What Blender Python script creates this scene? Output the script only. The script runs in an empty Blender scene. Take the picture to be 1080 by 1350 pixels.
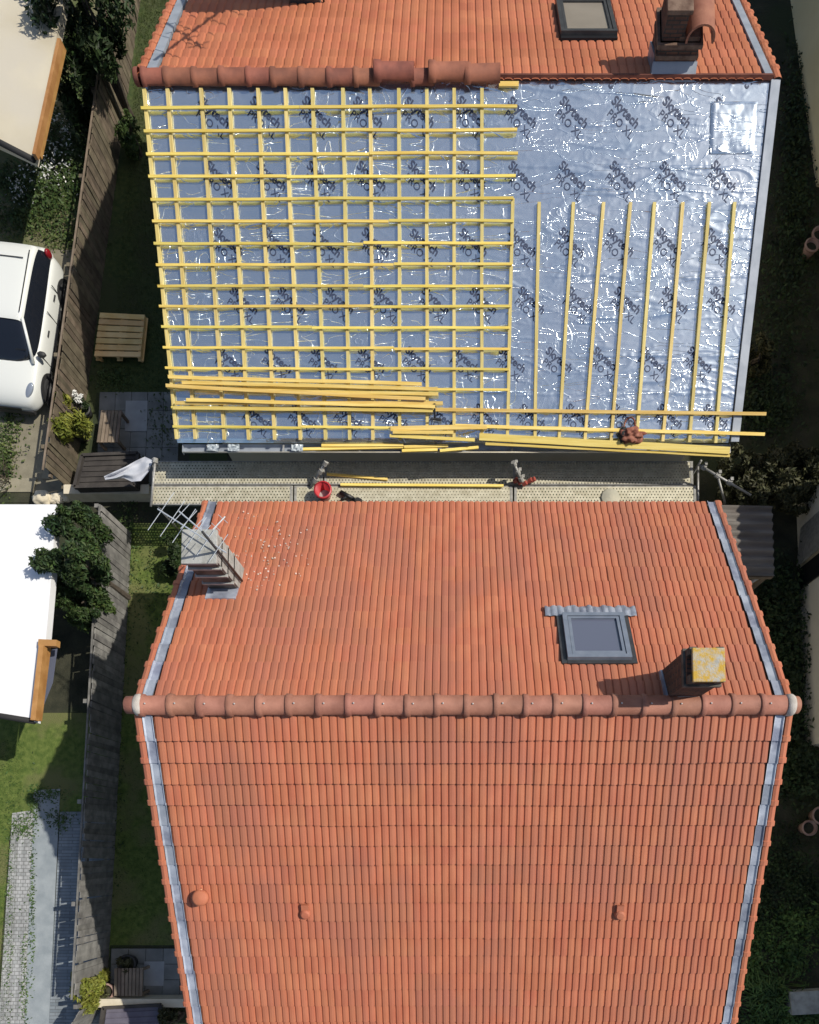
import bpy, bmesh, math, random
from mathutils import Vector, Matrix, noise
R_ = math.radians
rnd = random.Random(7)
S = bpy.context.scene
COL = S.collection

# ------------------------------------------------------------------ camera, light, exposure
CH, TILT, F, PX, PY = 17.0, R_(4.0), 950.0, 600.0, 1050.0
cd = bpy.data.cameras.new('camera')
cam = bpy.data.objects.new('camera', cd); COL.objects.link(cam)
cam.location = (0, 0, CH); cam.rotation_euler = (TILT, 0, 0)
cd.sensor_fit = 'AUTO'; cd.sensor_width = 36.0; cd.lens = F / 1350 * 36
cd.shift_x = (540 - PX) / 1350; cd.shift_y = (PY - 675) / 1350
cd.clip_end = 2000; cd.clip_start = .1
S.camera = cam

SUN = Vector((.82, .16, 1.0)).normalized()
w = bpy.data.worlds.new('World'); S.world = w; w.use_nodes = True
nt = w.node_tree
sky = nt.nodes.new('ShaderNodeTexSky'); sky.sky_type = 'NISHITA'; sky.sun_disc = False
sky.sun_elevation = math.asin(SUN.z); sky.sun_rotation = math.atan2(SUN.x, SUN.y)
sky.air_density = 1.0; sky.dust_density = 1.5
bg = nt.nodes['Background']; bg.inputs[1].default_value = .10
nt.links.new(sky.outputs[0], bg.inputs[0])
sd = bpy.data.lights.new('sun', 'SUN'); sd.energy = 3.9; sd.angle = R_(.55); sd.color = (1, .95, .86)
so = bpy.data.objects.new('sun', sd); COL.objects.link(so); so.location = (20, 5, 40)
so.rotation_euler = SUN.to_track_quat('Z', 'Y').to_euler()
S.view_settings.view_transform = 'Standard'; S.view_settings.look = 'None'
S.view_settings.gamma = 1; S.view_settings.use_curve_mapping = False
S.view_settings.exposure = 0.1

# ------------------------------------------------------------------ geometry of the view (photo pixel -> place at a height)
CD = Vector((0, math.sin(TILT), -math.cos(TILT))); CU = Vector((0, math.cos(TILT), math.sin(TILT)))
def ray(x, y): return CD + Vector((1, 0, 0)) * ((x - PX) / F) + CU * ((PY - y) / F)
def W(x, y, z=0.0):
    r = ray(x, y); return Vector((0, 0, CH)) + r * ((z - CH) / r.z)

# ------------------------------------------------------------------ materials
def N(t, ty, **kw):
    n = t.nodes.new(ty)
    for k, v in kw.items(): setattr(n, k, v)
    return n
def mat(name, col, rough=.7, col2=None, scale=4.0, bump=0.0, bscale=40.0, metal=0.0, stretch=(1, 1, 1), rand=0.0, island=False, detail=6, lo=.35, hi=.65, coat=0, spec=None, world=True, col3=None, scale3=.6, objrand=False):
    m = bpy.data.materials.new(name); m.use_nodes = True; t = m.node_tree; L = t.links.new
    b = t.nodes['Principled BSDF']; b.inputs['Roughness'].default_value = rough; b.inputs['Metallic'].default_value = metal
    if coat: b.inputs['Coat Weight'].default_value = coat
    if spec is not None: b.inputs['Specular IOR Level'].default_value = spec
    if world: src = N(t, 'ShaderNodeNewGeometry').outputs['Position']
    else: src = N(t, 'ShaderNodeTexCoord').outputs['Object']
    mp = N(t, 'ShaderNodeMapping'); mp.inputs['Scale'].default_value = stretch; L(src, mp.inputs[0]); v = mp.outputs[0]
    cur = None
    if col2 is not None:
        n = N(t, 'ShaderNodeTexNoise'); n.inputs['Scale'].default_value = scale; n.inputs['Detail'].default_value = detail; L(v, n.inputs['Vector'])
        rp = N(t, 'ShaderNodeValToRGB'); rp.color_ramp.elements[0].position = lo; rp.color_ramp.elements[1].position = hi
        rp.color_ramp.elements[0].color = (*col, 1); rp.color_ramp.elements[1].color = (*col2, 1)
        L(n.outputs[0], rp.inputs[0]); cur = rp.outputs[0]
    else:
        c = N(t, 'ShaderNodeRGB'); c.outputs[0].default_value = (*col, 1); cur = c.outputs[0]
    if col3 is not None:
        n = N(t, 'ShaderNodeTexNoise'); n.inputs['Scale'].default_value = scale3; n.inputs['Detail'].default_value = 4; L(v, n.inputs['Vector'])
        rp = N(t, 'ShaderNodeValToRGB'); rp.color_ramp.elements[0].position = .48; rp.color_ramp.elements[1].position = .62
        L(n.outputs[0], rp.inputs[0])
        mx = N(t, 'ShaderNodeMix', data_type='RGBA'); L(rp.outputs[0], mx.inputs[0]); L(cur, mx.inputs[6]); mx.inputs[7].default_value = (*col3, 1); cur = mx.outputs[2]
    if rand:
        oi = N(t, 'ShaderNodeObjectInfo'); ge = N(t, 'ShaderNodeNewGeometry')
        if island and objrand:
            ad = N(t, 'ShaderNodeMath', operation='ADD'); L(oi.outputs['Random'], ad.inputs[0]); L(ge.outputs['Random Per Island'], ad.inputs[1])
            fr = N(t, 'ShaderNodeMath', operation='FRACT'); L(ad.outputs[0], fr.inputs[0]); rv = fr.outputs[0]
        elif island: rv = ge.outputs['Random Per Island']
        else: rv = oi.outputs['Random']
        mr = N(t, 'ShaderNodeMapRange'); mr.inputs[3].default_value = 1 - rand; mr.inputs[4].default_value = 1 + rand; L(rv, mr.inputs[0])
        wn = N(t, 'ShaderNodeTexWhiteNoise', noise_dimensions='1D'); L(rv, wn.inputs['W'])
        mh = N(t, 'ShaderNodeMapRange'); mh.inputs[3].default_value = .5 - rand * .055; mh.inputs[4].default_value = .5 + rand * .055; L(wn.outputs[0], mh.inputs[0])
        hs = N(t, 'ShaderNodeHueSaturation'); L(mh.outputs[0], hs.inputs['Hue']); L(mr.outputs[0], hs.inputs['Value']); L(cur, hs.inputs['Color']); cur = hs.outputs[0]
    L(cur, b.inputs['Base Color'])
    if bump:
        n2 = N(t, 'ShaderNodeTexNoise'); n2.inputs['Scale'].default_value = bscale; n2.inputs['Detail'].default_value = 5; L(v, n2.inputs['Vector'])
        bp = N(t, 'ShaderNodeBump'); bp.inputs['Strength'].default_value = bump; bp.inputs['Distance'].default_value = .02
        L(n2.outputs[0], bp.inputs['Height']); L(bp.outputs[0], b.inputs['Normal'])
    return m
M = {}
M['tile'] = mat('terracotta', (.42, .126, .062), .70, (.475, .166, .084), 3.0, .2, 70, stretch=(1.5, .6, .8), rand=.055, island=True, objrand=True, col3=(.385, .135, .076), scale3=.7, detail=12, lo=.3, hi=.7)
M['tile_old'] = mat('old_terracotta', (.39, .12, .052), .75, (.46, .155, .072), 1.2, .12, 50, rand=.06, island=True, objrand=True)
M['tile_edge'] = mat('dark_tile_edge', (.10, .03, .02), .85, (.18, .06, .035), 4)
M['ridge'] = mat('ridge_clay', (.26, .105, .068), .72, (.35, .15, .10), 5.0, .25, 40, rand=.12)
M['ridge_old'] = mat('old_ridge_clay', (.17, .058, .036), .8, (.29, .10, .058), 3.5, .15, 40, rand=.15)
M['mortar'] = mat('mortar', (.42, .38, .33), .9, (.55, .5, .44), 8, .3, 60)
M['lead'] = mat('lead', (.30, .33, .39), .5, (.47, .50, .56), 3.5, .2, 25, metal=.3, rand=.22, col3=(.22, .24, .30), scale3=2.5)
M['lead_dark'] = mat('lead_dark', (.08, .09, .12), .5, (.14, .15, .19), 6, .15, 30, metal=.3)
M['zinc'] = mat('zinc', (.27, .30, .34), .6, (.36, .39, .43), 3, .1, 20, metal=.2)
M['wall'] = mat('render_wall', (.50, .46, .38), .9, (.58, .54, .46), 1.5, .2, 40)
M['deck_dark'] = mat('roof_boarding', (.10, .07, .05), .9, (.15, .1, .07), 4)
M['screw'] = mat('screw_steel', (.5, .47, .45), .55, metal=.5)
M['batten'] = mat('yellow_batten', (.70, .49, .08), .65, (.80, .63, .16), 3, .25, 30, rand=.18, stretch=(.5, 9, 9))
M['counter'] = mat('counter_batten_wood', (.58, .44, .13), .65, (.70, .57, .23), 3, .25, 30, rand=.12, stretch=(9, .5, .5))
M['loose'] = mat('loose_batten_wood', (.72, .49, .10), .6, (.84, .64, .20), 2.5, .25, 30, rand=.18, stretch=(.5, 9, 9))
M['ink'] = mat('print_ink', (.035, .05, .10), .55)
M['white_roof'] = mat('white_membrane', (.80, .80, .80), .75, (.86, .86, .86), .8, .05, 8)
M['cream_roof'] = mat('cream_membrane', (.50, .44, .32), .85, (.60, .54, .41), .7, .25, 3, col3=(.55, .50, .40))
M['white_wall'] = mat('white_wall', (.7, .7, .7), .85, (.76, .76, .75), 2)
M['cream_wall'] = mat('cream_wall', (.74, .62, .37), .9, (.80, .69, .44), 1.0, .15, 40)
M['pale_wall'] = mat('pale_wall', (.68, .64, .53), .9, (.74, .70, .60), 1.0, .15, 40)
M['orange_wood'] = mat('varnished_wood', (.36, .17, .05), .6, (.48, .25, .085), 4, .1, 30, rand=.1)
M['fence'] = mat('fence_wood', (.095, .074, .048), .85, (.165, .132, .088), 5, .3, 30, rand=.28)
M['fence_grey'] = mat('grey_fence_wood', (.13, .125, .115), .85, (.24, .23, .21), 5, .3, 30, rand=.25)
M['pallet'] = mat('pallet_wood', (.72, .47, .18), .8, (.82, .60, .28), 3, .2, 40, rand=.14)  # tone raised to make up for the pallet lying in shade
M['table'] = mat('weathered_table', (.16, .12, .085), .8, (.25, .19, .14), 4, .2, 40, rand=.2)
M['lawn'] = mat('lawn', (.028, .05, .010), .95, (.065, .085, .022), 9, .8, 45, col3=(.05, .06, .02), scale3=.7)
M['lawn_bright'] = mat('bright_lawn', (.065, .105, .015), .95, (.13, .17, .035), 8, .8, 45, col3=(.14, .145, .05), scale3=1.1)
M['soil'] = mat('soil', (.022, .024, .013), .95, (.05, .048, .028), 2.5, .8, 20, col3=(.03, .04, .015))
M['dry'] = mat('dry_grass', (.13, .125, .06), .95, (.21, .19, .11), 4, .6, 40, col3=(.08, .10, .03), scale3=.9)
M['tan_concrete'] = mat('tan_concrete', (.19, .17, .12), .9, (.25, .225, .16), 3, .2, 40)
M['kerb'] = mat('kerb_concrete', (.25, .225, .16), .9, (.31, .28, .20), 5, .2, 40)
M['asphalt'] = mat('grey_asphalt', (.24, .27, .285), .9, (.32, .35, .36), 3, .3, 60)
M['slab'] = mat('patio_slab', (.16, .165, .155), .9, (.24, .245, .23), 3, .2, 40, rand=.12)
M['pale_slab'] = mat('pale_slab', (.30, .31, .31), .85, (.36, .37, .37), 4, .1, 40)
M['conc'] = mat('weathered_concrete', (.28, .28, .25), .9, (.42, .42, .39), 7, .5, 40)
M['conc_dark'] = mat('shade_dark_concrete', (.055, .05, .042), .9, (.15, .135, .11), 6, .5, 30)  # dark tone holds the shade on the left chimney's faces
M['beige'] = mat('beige_wall_cap', (.60, .53, .39), .9, (.68, .61, .47), 5, .2, 40)
M['scaf'] = mat('scaffold_steel', (.30, .29, .27), .55, (.45, .44, .41), 12, .3, 40, metal=.4)
M['scaf_dust'] = mat('dusty_coupler', (.26, .25, .22), .85, (.4, .39, .36), 14, .6, 50)
M['red_plastic'] = mat('red_plastic', (.42, .025, .035), .4, (.5, .045, .05), 6)
M['red_paint'] = mat('faded_red_paint', (.30, .05, .035), .6, (.4, .1, .07), 12)
M['black'] = mat('black_plastic', (.012, .012, .013), .45)
M['black_rough'] = mat('black_rubber', (.018, .018, .018), .8)
M['dark_box'] = mat('dark_felt', (.035, .03, .027), .85, (.06, .052, .045), 4, .3, 40)
M['violet_box'] = mat('grey_violet_lid', (.10, .09, .12), .6, (.14, .13, .16), 4)
M['cloth'] = mat('white_sheet', (.55, .56, .60), .8, (.66, .67, .70), 3, .1, 20)
M['rust_cloth'] = mat('rust_leather', (.19, .055, .03), .75, (.33, .13, .08), 9, .4, 40)
M['car'] = mat('white_car_paint', (.74, .75, .70), .25, coat=.6)
M['glass_dark'] = mat('tinted_glass', (.012, .015, .022), .06, spec=.7)
M['glass'] = mat('window_glass', (.11, .12, .165), .04, spec=.6)
M['blind'] = mat('beige_blind_glass', (.27, .235, .19), .12, (.31, .27, .22), 1.5, spec=.6)
M['win_frame'] = mat('grey_window_frame', (.19, .22, .27), .4, (.24, .27, .32), 6, metal=.3)
M['win_dark'] = mat('dark_window_frame', (.03, .03, .032), .4, (.05, .05, .05), 6)
M['tail'] = mat('red_lamp', (.25, .01, .015), .15, coat=.5)
M['head'] = mat('clear_lamp', (.32, .36, .42), .12, metal=.3, coat=.6)
M['rim'] = mat('wheel_cover', (.10, .10, .10), .5)
M['trim'] = mat('plastic_trim', (.03, .03, .03), .6)
M['pot'] = mat('terracotta_pot', (.28, .17, .14), .8, (.36, .24, .2), 6)
M['pot_dark'] = mat('dark_pot', (.03, .03, .03), .6)
M['clay_pipe'] = mat('clay_cowl', (.30, .11, .065), .7, (.40, .17, .10), 5, .15, 40)
M['antenna'] = mat('aluminium', (.6, .62, .62), .35, (.7, .72, .72), 6, metal=.5)
M['mast'] = mat('dark_mast', (.05, .05, .05), .5, metal=.3)
M['bark'] = mat('bark', (.06, .045, .03), .9, (.10, .08, .06), 12, .5, 40)
M['crumb'] = mat('mortar_crumbs', (.62, .50, .42), .9, rand=.3, island=True)
M['plastic'] = mat('clear_plastic_scrap', (.42, .46, .48), .2)
def leafm(n, a, b, r=.4): return mat(n, a, .6, b, 2.5, rand=r, island=True, spec=.3)
M['leaf_dark'] = leafm('dark_leaves', (.014, .026, .008), (.032, .055, .015))
M['leaf_mid'] = leafm('mid_leaves', (.030, .055, .012), (.065, .10, .025))
M['leaf_lime'] = leafm('lime_leaves', (.12, .14, .018), (.22, .22, .04), .3)
M['leaf_tree'] = leafm('tree_leaves', (.016, .034, .010), (.045, .075, .02), .5)
M['leaf_olive'] = leafm('olive_leaves', (.035, .038, .014), (.07, .068, .028), .45)
M['leaf_grass'] = leafm('grass_leaves', (.035, .07, .015), (.09, .15, .035), .35)
M['leaf_lawn'] = leafm('lawn_blades', (.035, .06, .012), (.09, .12, .03), .4)
M['petal_white'] = mat('white_petals', (.7, .7, .66), .7, rand=.1, island=True)
M['petal_orange'] = mat('orange_petals', (.55, .22, .07), .7, (.65, .38, .22), 9, rand=.2, island=True)

def special_foil():
    m = bpy.data.materials.new('foil_underlay'); m.use_nodes = True; t = m.node_tree; L = t.links.new
    b = t.nodes['Principled BSDF']; b.inputs['Metallic'].default_value = .9; b.inputs['Roughness'].default_value = .20
    pos = N(t, 'ShaderNodeNewGeometry').outputs['Position']
    mp = N(t, 'ShaderNodeMapping'); mp.inputs['Scale'].default_value = (.45, 1, 1); L(pos, mp.inputs[0])
    n = N(t, 'ShaderNodeTexNoise'); n.inputs['Scale'].default_value = 2.2; n.inputs['Detail'].default_value = 6; L(mp.outputs[0], n.inputs['Vector'])
    rp = N(t, 'ShaderNodeValToRGB'); rp.color_ramp.elements[0].color = (.73, .84, .91, 1); rp.color_ramp.elements[1].color = (.87, .93, .96, 1)
    rp.color_ramp.elements[0].position = .3; rp.color_ramp.elements[1].position = .7
    L(n.outputs[0], rp.inputs[0]); L(rp.outputs[0], b.inputs['Base Color'])
    def nz(scale, st, det, dist=0.0, off=0.0):
        k = N(t, 'ShaderNodeMapping'); k.inputs['Scale'].default_value = st; k.inputs['Location'].default_value = (off, off, off); L(pos, k.inputs[0])
        q = N(t, 'ShaderNodeTexNoise'); q.inputs['Scale'].default_value = scale; q.inputs['Detail'].default_value = det; q.inputs['Distortion'].default_value = dist; L(k.outputs[0], q.inputs['Vector']); return q.outputs[0]
    def mth(op, a_, c_=None, clamp=False):
        k = N(t, 'ShaderNodeMath', operation=op); k.use_clamp = clamp
        for i, q in enumerate((a_, c_)):
            if q is None: continue
            if isinstance(q, (int, float)): k.inputs[i].default_value = q
            else: L(q, k.inputs[i])
        return k.outputs[0]
    def line(scale, st, wd, dist, off):        # 1 along thin winding creases
        d = mth('ABSOLUTE', mth('SUBTRACT', nz(scale, st, 1.0, dist, off), .5)); return mth('SUBTRACT', 1.0, mth('DIVIDE', d, wd), True)
    patch = mth('MULTIPLY', mth('SUBTRACT', nz(1.1, (.7, 1, 1), 2, 0, 5.0), .47), 6.0, True)
    cr = mth('MAXIMUM', mth('MULTIPLY', line(1.5, (.26, 1.5, 1.5), .026, .6, 0.0), patch), mth('MULTIPLY', line(3.0, (.30, 1.3, 1.3), .020, 1.2, 3.0), mth('MULTIPLY', mth('SUBTRACT', 1.0, patch, True), .45)))
    cr = mth('MAXIMUM', cr, mth('MULTIPLY', line(2.2, (1, .8, .8), .012, 1.5, 9.0), mth('MULTIPLY', patch, .6)))
    hf = nz(22.0, (1, .7, .7), 3.0, .4, 1.0)
    hgt = mth('ADD', mth('MULTIPLY', cr, mth('MULTIPLY', hf, .95)), mth('MULTIPLY', nz(7.0, (.5, 1.3, 1.3), 4.0, .6, 2.0), .07))
    bp = N(t, 'ShaderNodeBump'); bp.inputs['Strength'].default_value = .85; bp.inputs['Distance'].default_value = .02
    L(hgt, bp.inputs['Height']); L(bp.outputs[0], b.inputs['Normal'])
    return m
M['foil'] = special_foil()
M['foil_patch'] = special_foil(); M['foil_patch'].name = 'bright_foil'; M['foil_patch'].node_tree.nodes['Principled BSDF'].inputs['Roughness'].default_value = .25
def brick_mat(name, c1, c2, mortar, scale, w, h, ms, rot=0, bump=.4):
    m = bpy.data.materials.new(name); m.use_nodes = True; t = m.node_tree; L = t.links.new
    b = t.nodes['Principled BSDF']; b.inputs['Roughness'].default_value = .9
    tc = N(t, 'ShaderNodeTexCoord'); mp = N(t, 'ShaderNodeMapping'); mp.inputs['Rotation'].default_value = (0, 0, rot); L(tc.outputs['UV'], mp.inputs[0])
    br = N(t, 'ShaderNodeTexBrick'); br.inputs['Scale'].default_value = scale
    br.inputs['Color1'].default_value = (*c1, 1); br.inputs['Color2'].default_value = (*c2, 1); br.inputs['Mortar'].default_value = (*mortar, 1)
    br.inputs['Mortar Size'].default_value = ms; br.inputs['Brick Width'].default_value = w; br.inputs['Row Height'].default_value = h; br.inputs['Bias'].default_value = 0
    L(mp.outputs[0], br.inputs[0])
    n = N(t, 'ShaderNodeTexNoise'); n.inputs['Scale'].default_value = 6; n.inputs['Detail'].default_value = 5
    mx = N(t, 'ShaderNodeMix', data_type='RGBA', blend_type='MULTIPLY'); mx.inputs[0].default_value = .7
    rp = N(t, 'ShaderNodeValToRGB'); rp.color_ramp.elements[0].color = (.55, .55, .55, 1); rp.color_ramp.elements[1].color = (1.2, 1.2, 1.2, 1)
    rp.color_ramp.elements[0].position = .3; rp.color_ramp.elements[1].position = .7
    L(n.outputs[0], rp.inputs[0]); L(br.outputs[0], mx.inputs[6]); L(rp.outputs[0], mx.inputs[7]); L(mx.outputs[2], b.inputs['Base Color'])
    bp = N(t, 'ShaderNodeBump'); bp.inputs['Strength'].default_value = bump; bp.inputs['Distance'].default_value = .01; bp.invert = True
    L(br.outputs[1], bp.inputs['Height']); L(bp.outputs[0], b.inputs['Normal'])
    return m
M['cobble'] = brick_mat('pale_pavers', (.31, .32, .31), (.43, .43, .42), (.20, .20, .19), 1, .11, .085, .008)
M['paver_dark'] = brick_mat('grey_pavers', (.19, .22, .24), (.27, .30, .32), (.15, .165, .175), 1, .5, .075, .008)
M['brown_stone'] = mat('brown_stone', (.10, .055, .035), .9, (.20, .13, .09), 7, .4, 30)
M['brick'] = brick_mat('dark_brick', (.17, .075, .045), (.10, .048, .032), (.05, .04, .033), 1, .22, .065, .012)
def perforated(hole_size):
    m = bpy.data.materials.new('perforated_steel'); m.use_nodes = True; t = m.node_tree; L = t.links.new
    b = t.nodes['Principled BSDF']; b.inputs['Roughness'].default_value = .6; b.inputs['Metallic'].default_value = .25
    n = N(t, 'ShaderNodeTexNoise'); n.inputs['Scale'].default_value = 7; n.inputs['Detail'].default_value = 6
    rp = N(t, 'ShaderNodeValToRGB'); rp.color_ramp.elements[0].color = (.46, .42, .30, 1); rp.color_ramp.elements[1].color = (.62, .58, .44, 1)
    rp.color_ramp.elements[0].position = .35; rp.color_ramp.elements[1].position = .65
    pos = N(t, 'ShaderNodeNewGeometry').outputs['Position']; L(pos, n.inputs[0]); L(n.outputs[0], rp.inputs[0]); L(rp.outputs[0], b.inputs['Base Color'])
    # staggered rows of punched slots: real holes
    sp = N(t, 'ShaderNodeSeparateXYZ'); L(pos, sp.inputs[0])
    def mth(op, a, c=None, d=None):
        k = N(t, 'ShaderNodeMath', operation=op)
        for i, q in enumerate((a, c, d)):
            if q is None: continue
            if isinstance(q, (int, float)): k.inputs[i].default_value = q
            else: L(q, k.inputs[i])
        return k.outputs[0]
    ry = mth('DIVIDE', sp.outputs[1], .066); row = mth('FLOOR', ry); fy = mth('SUBTRACT', mth('FRACT', ry), .5)
    cx = mth('ADD', mth('DIVIDE', sp.outputs[0], .070), mth('MULTIPLY', mth('MODULO', row, 2.0), .5)); fx = mth('SUBTRACT', mth('FRACT', cx), .5)
    r2 = mth('ADD', mth('POWER', mth('MULTIPLY', fx, 1.3), 2.0), mth('POWER', fy, 2.0))
    hole = mth('LESS_THAN', r2, hole_size)
    tr = N(t, 'ShaderNodeBsdfTransparent'); ms = N(t, 'ShaderNodeMixShader'); L(hole, ms.inputs[0]); L(b.outputs[0], ms.inputs[1]); L(tr.outputs[0], ms.inputs[2])
    L(ms.outputs[0], t.nodes['Material Output'].inputs[0]); return m
M['perf'] = perforated(.062); M['perf_fine'] = perforated(.035)
def lichen():
    m = mat('lichen_slab', (.33, .32, .28), .9, (.45, .44, .40), 9, .5, 40)
    t = m.node_tree; L = t.links.new; b = t.nodes['Principled BSDF']; old = b.inputs['Base Color'].links[0].from_socket
    pos = N(t, 'ShaderNodeNewGeometry').outputs['Position']; n = N(t, 'ShaderNodeTexNoise'); n.inputs['Scale'].default_value = 8; n.inputs['Detail'].default_value = 14; n.inputs['Roughness'].default_value = .75; L(pos, n.inputs[0])
    rp = N(t, 'ShaderNodeValToRGB'); rp.color_ramp.elements[0].position = .40; rp.color_ramp.elements[1].position = .56; L(n.outputs[0], rp.inputs[0])
    mx = N(t, 'ShaderNodeMix', data_type='RGBA'); L(rp.outputs[0], mx.inputs[0]); L(old, mx.inputs[6]); mx.inputs[7].default_value = (.50, .31, .04, 1); L(mx.outputs[2], b.inputs['Base Color']); return m
M['lichen'] = lichen()

# ------------------------------------------------------------------ object helpers
def tag(o, label=None, cat=None, group=None, kind=None):
    if label: o['label'] = label
    if cat: o['category'] = cat
    if group: o['group'] = group
    if kind: o['kind'] = kind
    return o
def empty(name, loc, label, cat, group=None):
    o = bpy.data.objects.new(name, None); COL.objects.link(o); o.location = loc; o.empty_display_size = .2
    return tag(o, label, cat, group)
def link(name, me, parent=None, mw=None):
    o = bpy.data.objects.new(name, me); COL.objects.link(o)
    if mw is None: mw = Matrix.Identity(4)
    if parent is not None:
        o.parent = parent
        o.matrix_local = world_of(parent).inverted() @ mw
    else: o.matrix_local = mw
    return o
def world_of(o):
    m = o.matrix_basis.copy() if o.parent is None else world_of(o.parent) @ o.matrix_parent_inverse @ o.matrix_basis
    return m
class MB:
    def __init__(s): s.v = []; s.f = []; s.mi = []; s.cur = 0; s.uv = {}
    def quad(s, *p):
        k = len(s.v); s.v += [Vector(q) for q in p]; s.f.append(tuple(range(k, k + len(p)))); s.mi.append(s.cur)
    def box(s, c, size, mx=None):
        hx, hy, hz = size[0] / 2, size[1] / 2, size[2] / 2; k = len(s.v); c = Vector(c)
        for x, y, z in ((-1, -1, -1), (1, -1, -1), (1, 1, -1), (-1, 1, -1), (-1, -1, 1), (1, -1, 1), (1, 1, 1), (-1, 1, 1)):
            p = Vector((x * hx, y * hy, z * hz)); p = (mx @ p if mx else p) + c; s.v.append(p)
        for q in ((0, 3, 2, 1), (4, 5, 6, 7), (0, 1, 5, 4), (1, 2, 6, 5), (2, 3, 7, 6), (3, 0, 4, 7)):
            s.f.append(tuple(k + i for i in q)); s.mi.append(s.cur)
        return s
    def prism(s, poly, z0, z1):      # poly counter-clockwise
        n = len(poly); k = len(s.v)
        z0s = z0 if isinstance(z0, (list, tuple)) else [z0] * n; z1s = z1 if isinstance(z1, (list, tuple)) else [z1] * n
        s.v += [Vector((p[0], p[1], z0s[i])) for i, p in enumerate(poly)] + [Vector((p[0], p[1], z1s[i])) for i, p in enumerate(poly)]
        s.f.append(tuple(range(k + n, k + 2 * n))); s.f.append(tuple(reversed(range(k, k + n)))); s.mi += [s.cur] * 2
        for i in range(n):
            j = (i + 1) % n; s.f.append((k + i, k + j, k + n + j, k + n + i)); s.mi.append(s.cur)
        return s
    def tube(s, a, b, r0, r1=None, n=8, caps=True):
        a = Vector(a); b = Vector(b); r1 = r0 if r1 is None else r1; d = (b - a).normalized()
        u = d.orthogonal().normalized(); v = d.cross(u); k = len(s.v)
        for c, r in ((a, r0), (b, r1)):
            for i in range(n):
                t = 2 * math.pi * i / n; s.v.append(c + (u * math.cos(t) + v * math.sin(t)) * r)
        for i in range(n):
            j = (i + 1) % n; s.f.append((k + i, k + j, k + n + j, k + n + i)); s.mi.append(s.cur)
        if caps:
            s.f.append(tuple(reversed(range(k, k + n)))); s.f.append(tuple(range(k + n, k + 2 * n))); s.mi += [s.cur] * 2
        return s
    def lathe(s, c, prof, n=16, axis=None):   # prof: (r, z) list
        k = len(s.v); c = Vector(c)
        q = Vector(axis).normalized().to_track_quat('Z', 'Y').to_matrix() if axis else Matrix.Identity(3)
        for r, z in prof:
            for i in range(n):
                t = 2 * math.pi * i / n; s.v.append(c + q @ Vector((r * math.cos(t), r * math.sin(t), z)))
        for a in range(len(prof) - 1):
            for i in range(n):
                j = (i + 1) % n; s.f.append((k + a * n + i, k + a * n + j, k + (a + 1) * n + j, k + (a + 1) * n + i)); s.mi.append(s.cur)
        return s
    def mesh(s, name, mats, smooth=False, bevel=0):
        me = bpy.data.meshes.new(name)
        me.from_pydata([tuple(v) for v in s.v], [], s.f)
        for m in (mats if isinstance(mats, (list, tuple)) else [mats]): me.materials.append(m)
        me.polygons.foreach_set('material_index', s.mi)
        if bevel:
            bm = bmesh.new(); bm.from_mesh(me)
            bmesh.ops.bevel(bm, geom=[e for e in bm.edges], offset=bevel, segments=2, affect='EDGES', profile=.7, clamp_overlap=True)
            bm.to_mesh(me); bm.free()
        if smooth: me.polygons.foreach_set('use_smooth', [True] * len(me.polygons))
        me.update(); return me
    def build(s, name, mats, parent=None, smooth=False, bevel=0, mw=None):
        return link(name, s.mesh(name, mats, smooth, bevel), parent, mw)
def subsurf(me, lv=1):
    o = bpy.data.objects.new('tmp', me); COL.objects.link(o)
    md = o.modifiers.new('s', 'SUBSURF'); md.levels = lv; md.render_levels = lv
    dg = bpy.context.evaluated_depsgraph_get(); dg.update()
    r = bpy.data.meshes.new_from_object(o.evaluated_get(dg)); bpy.data.objects.remove(o)
    r.polygons.foreach_set('use_smooth', [True] * len(r.polygons)); return r
def uvbox(me, s=1.0):                 # metres as UV, projected by face direction
    ul = me.uv_layers.new(name='UVMap')
    for p in me.polygons:
        n = p.normal
        for li in p.loop_indices:
            c = me.vertices[me.loops[li].vertex_index].co
            if abs(n.z) > .7: uv = (c.x, c.y)
            elif abs(n.x) > abs(n.y): uv = (c.y, c.z)
            else: uv = (c.x, c.z)
            ul.data[li].uv = (uv[0] * s, uv[1] * s)
    return me

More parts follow.
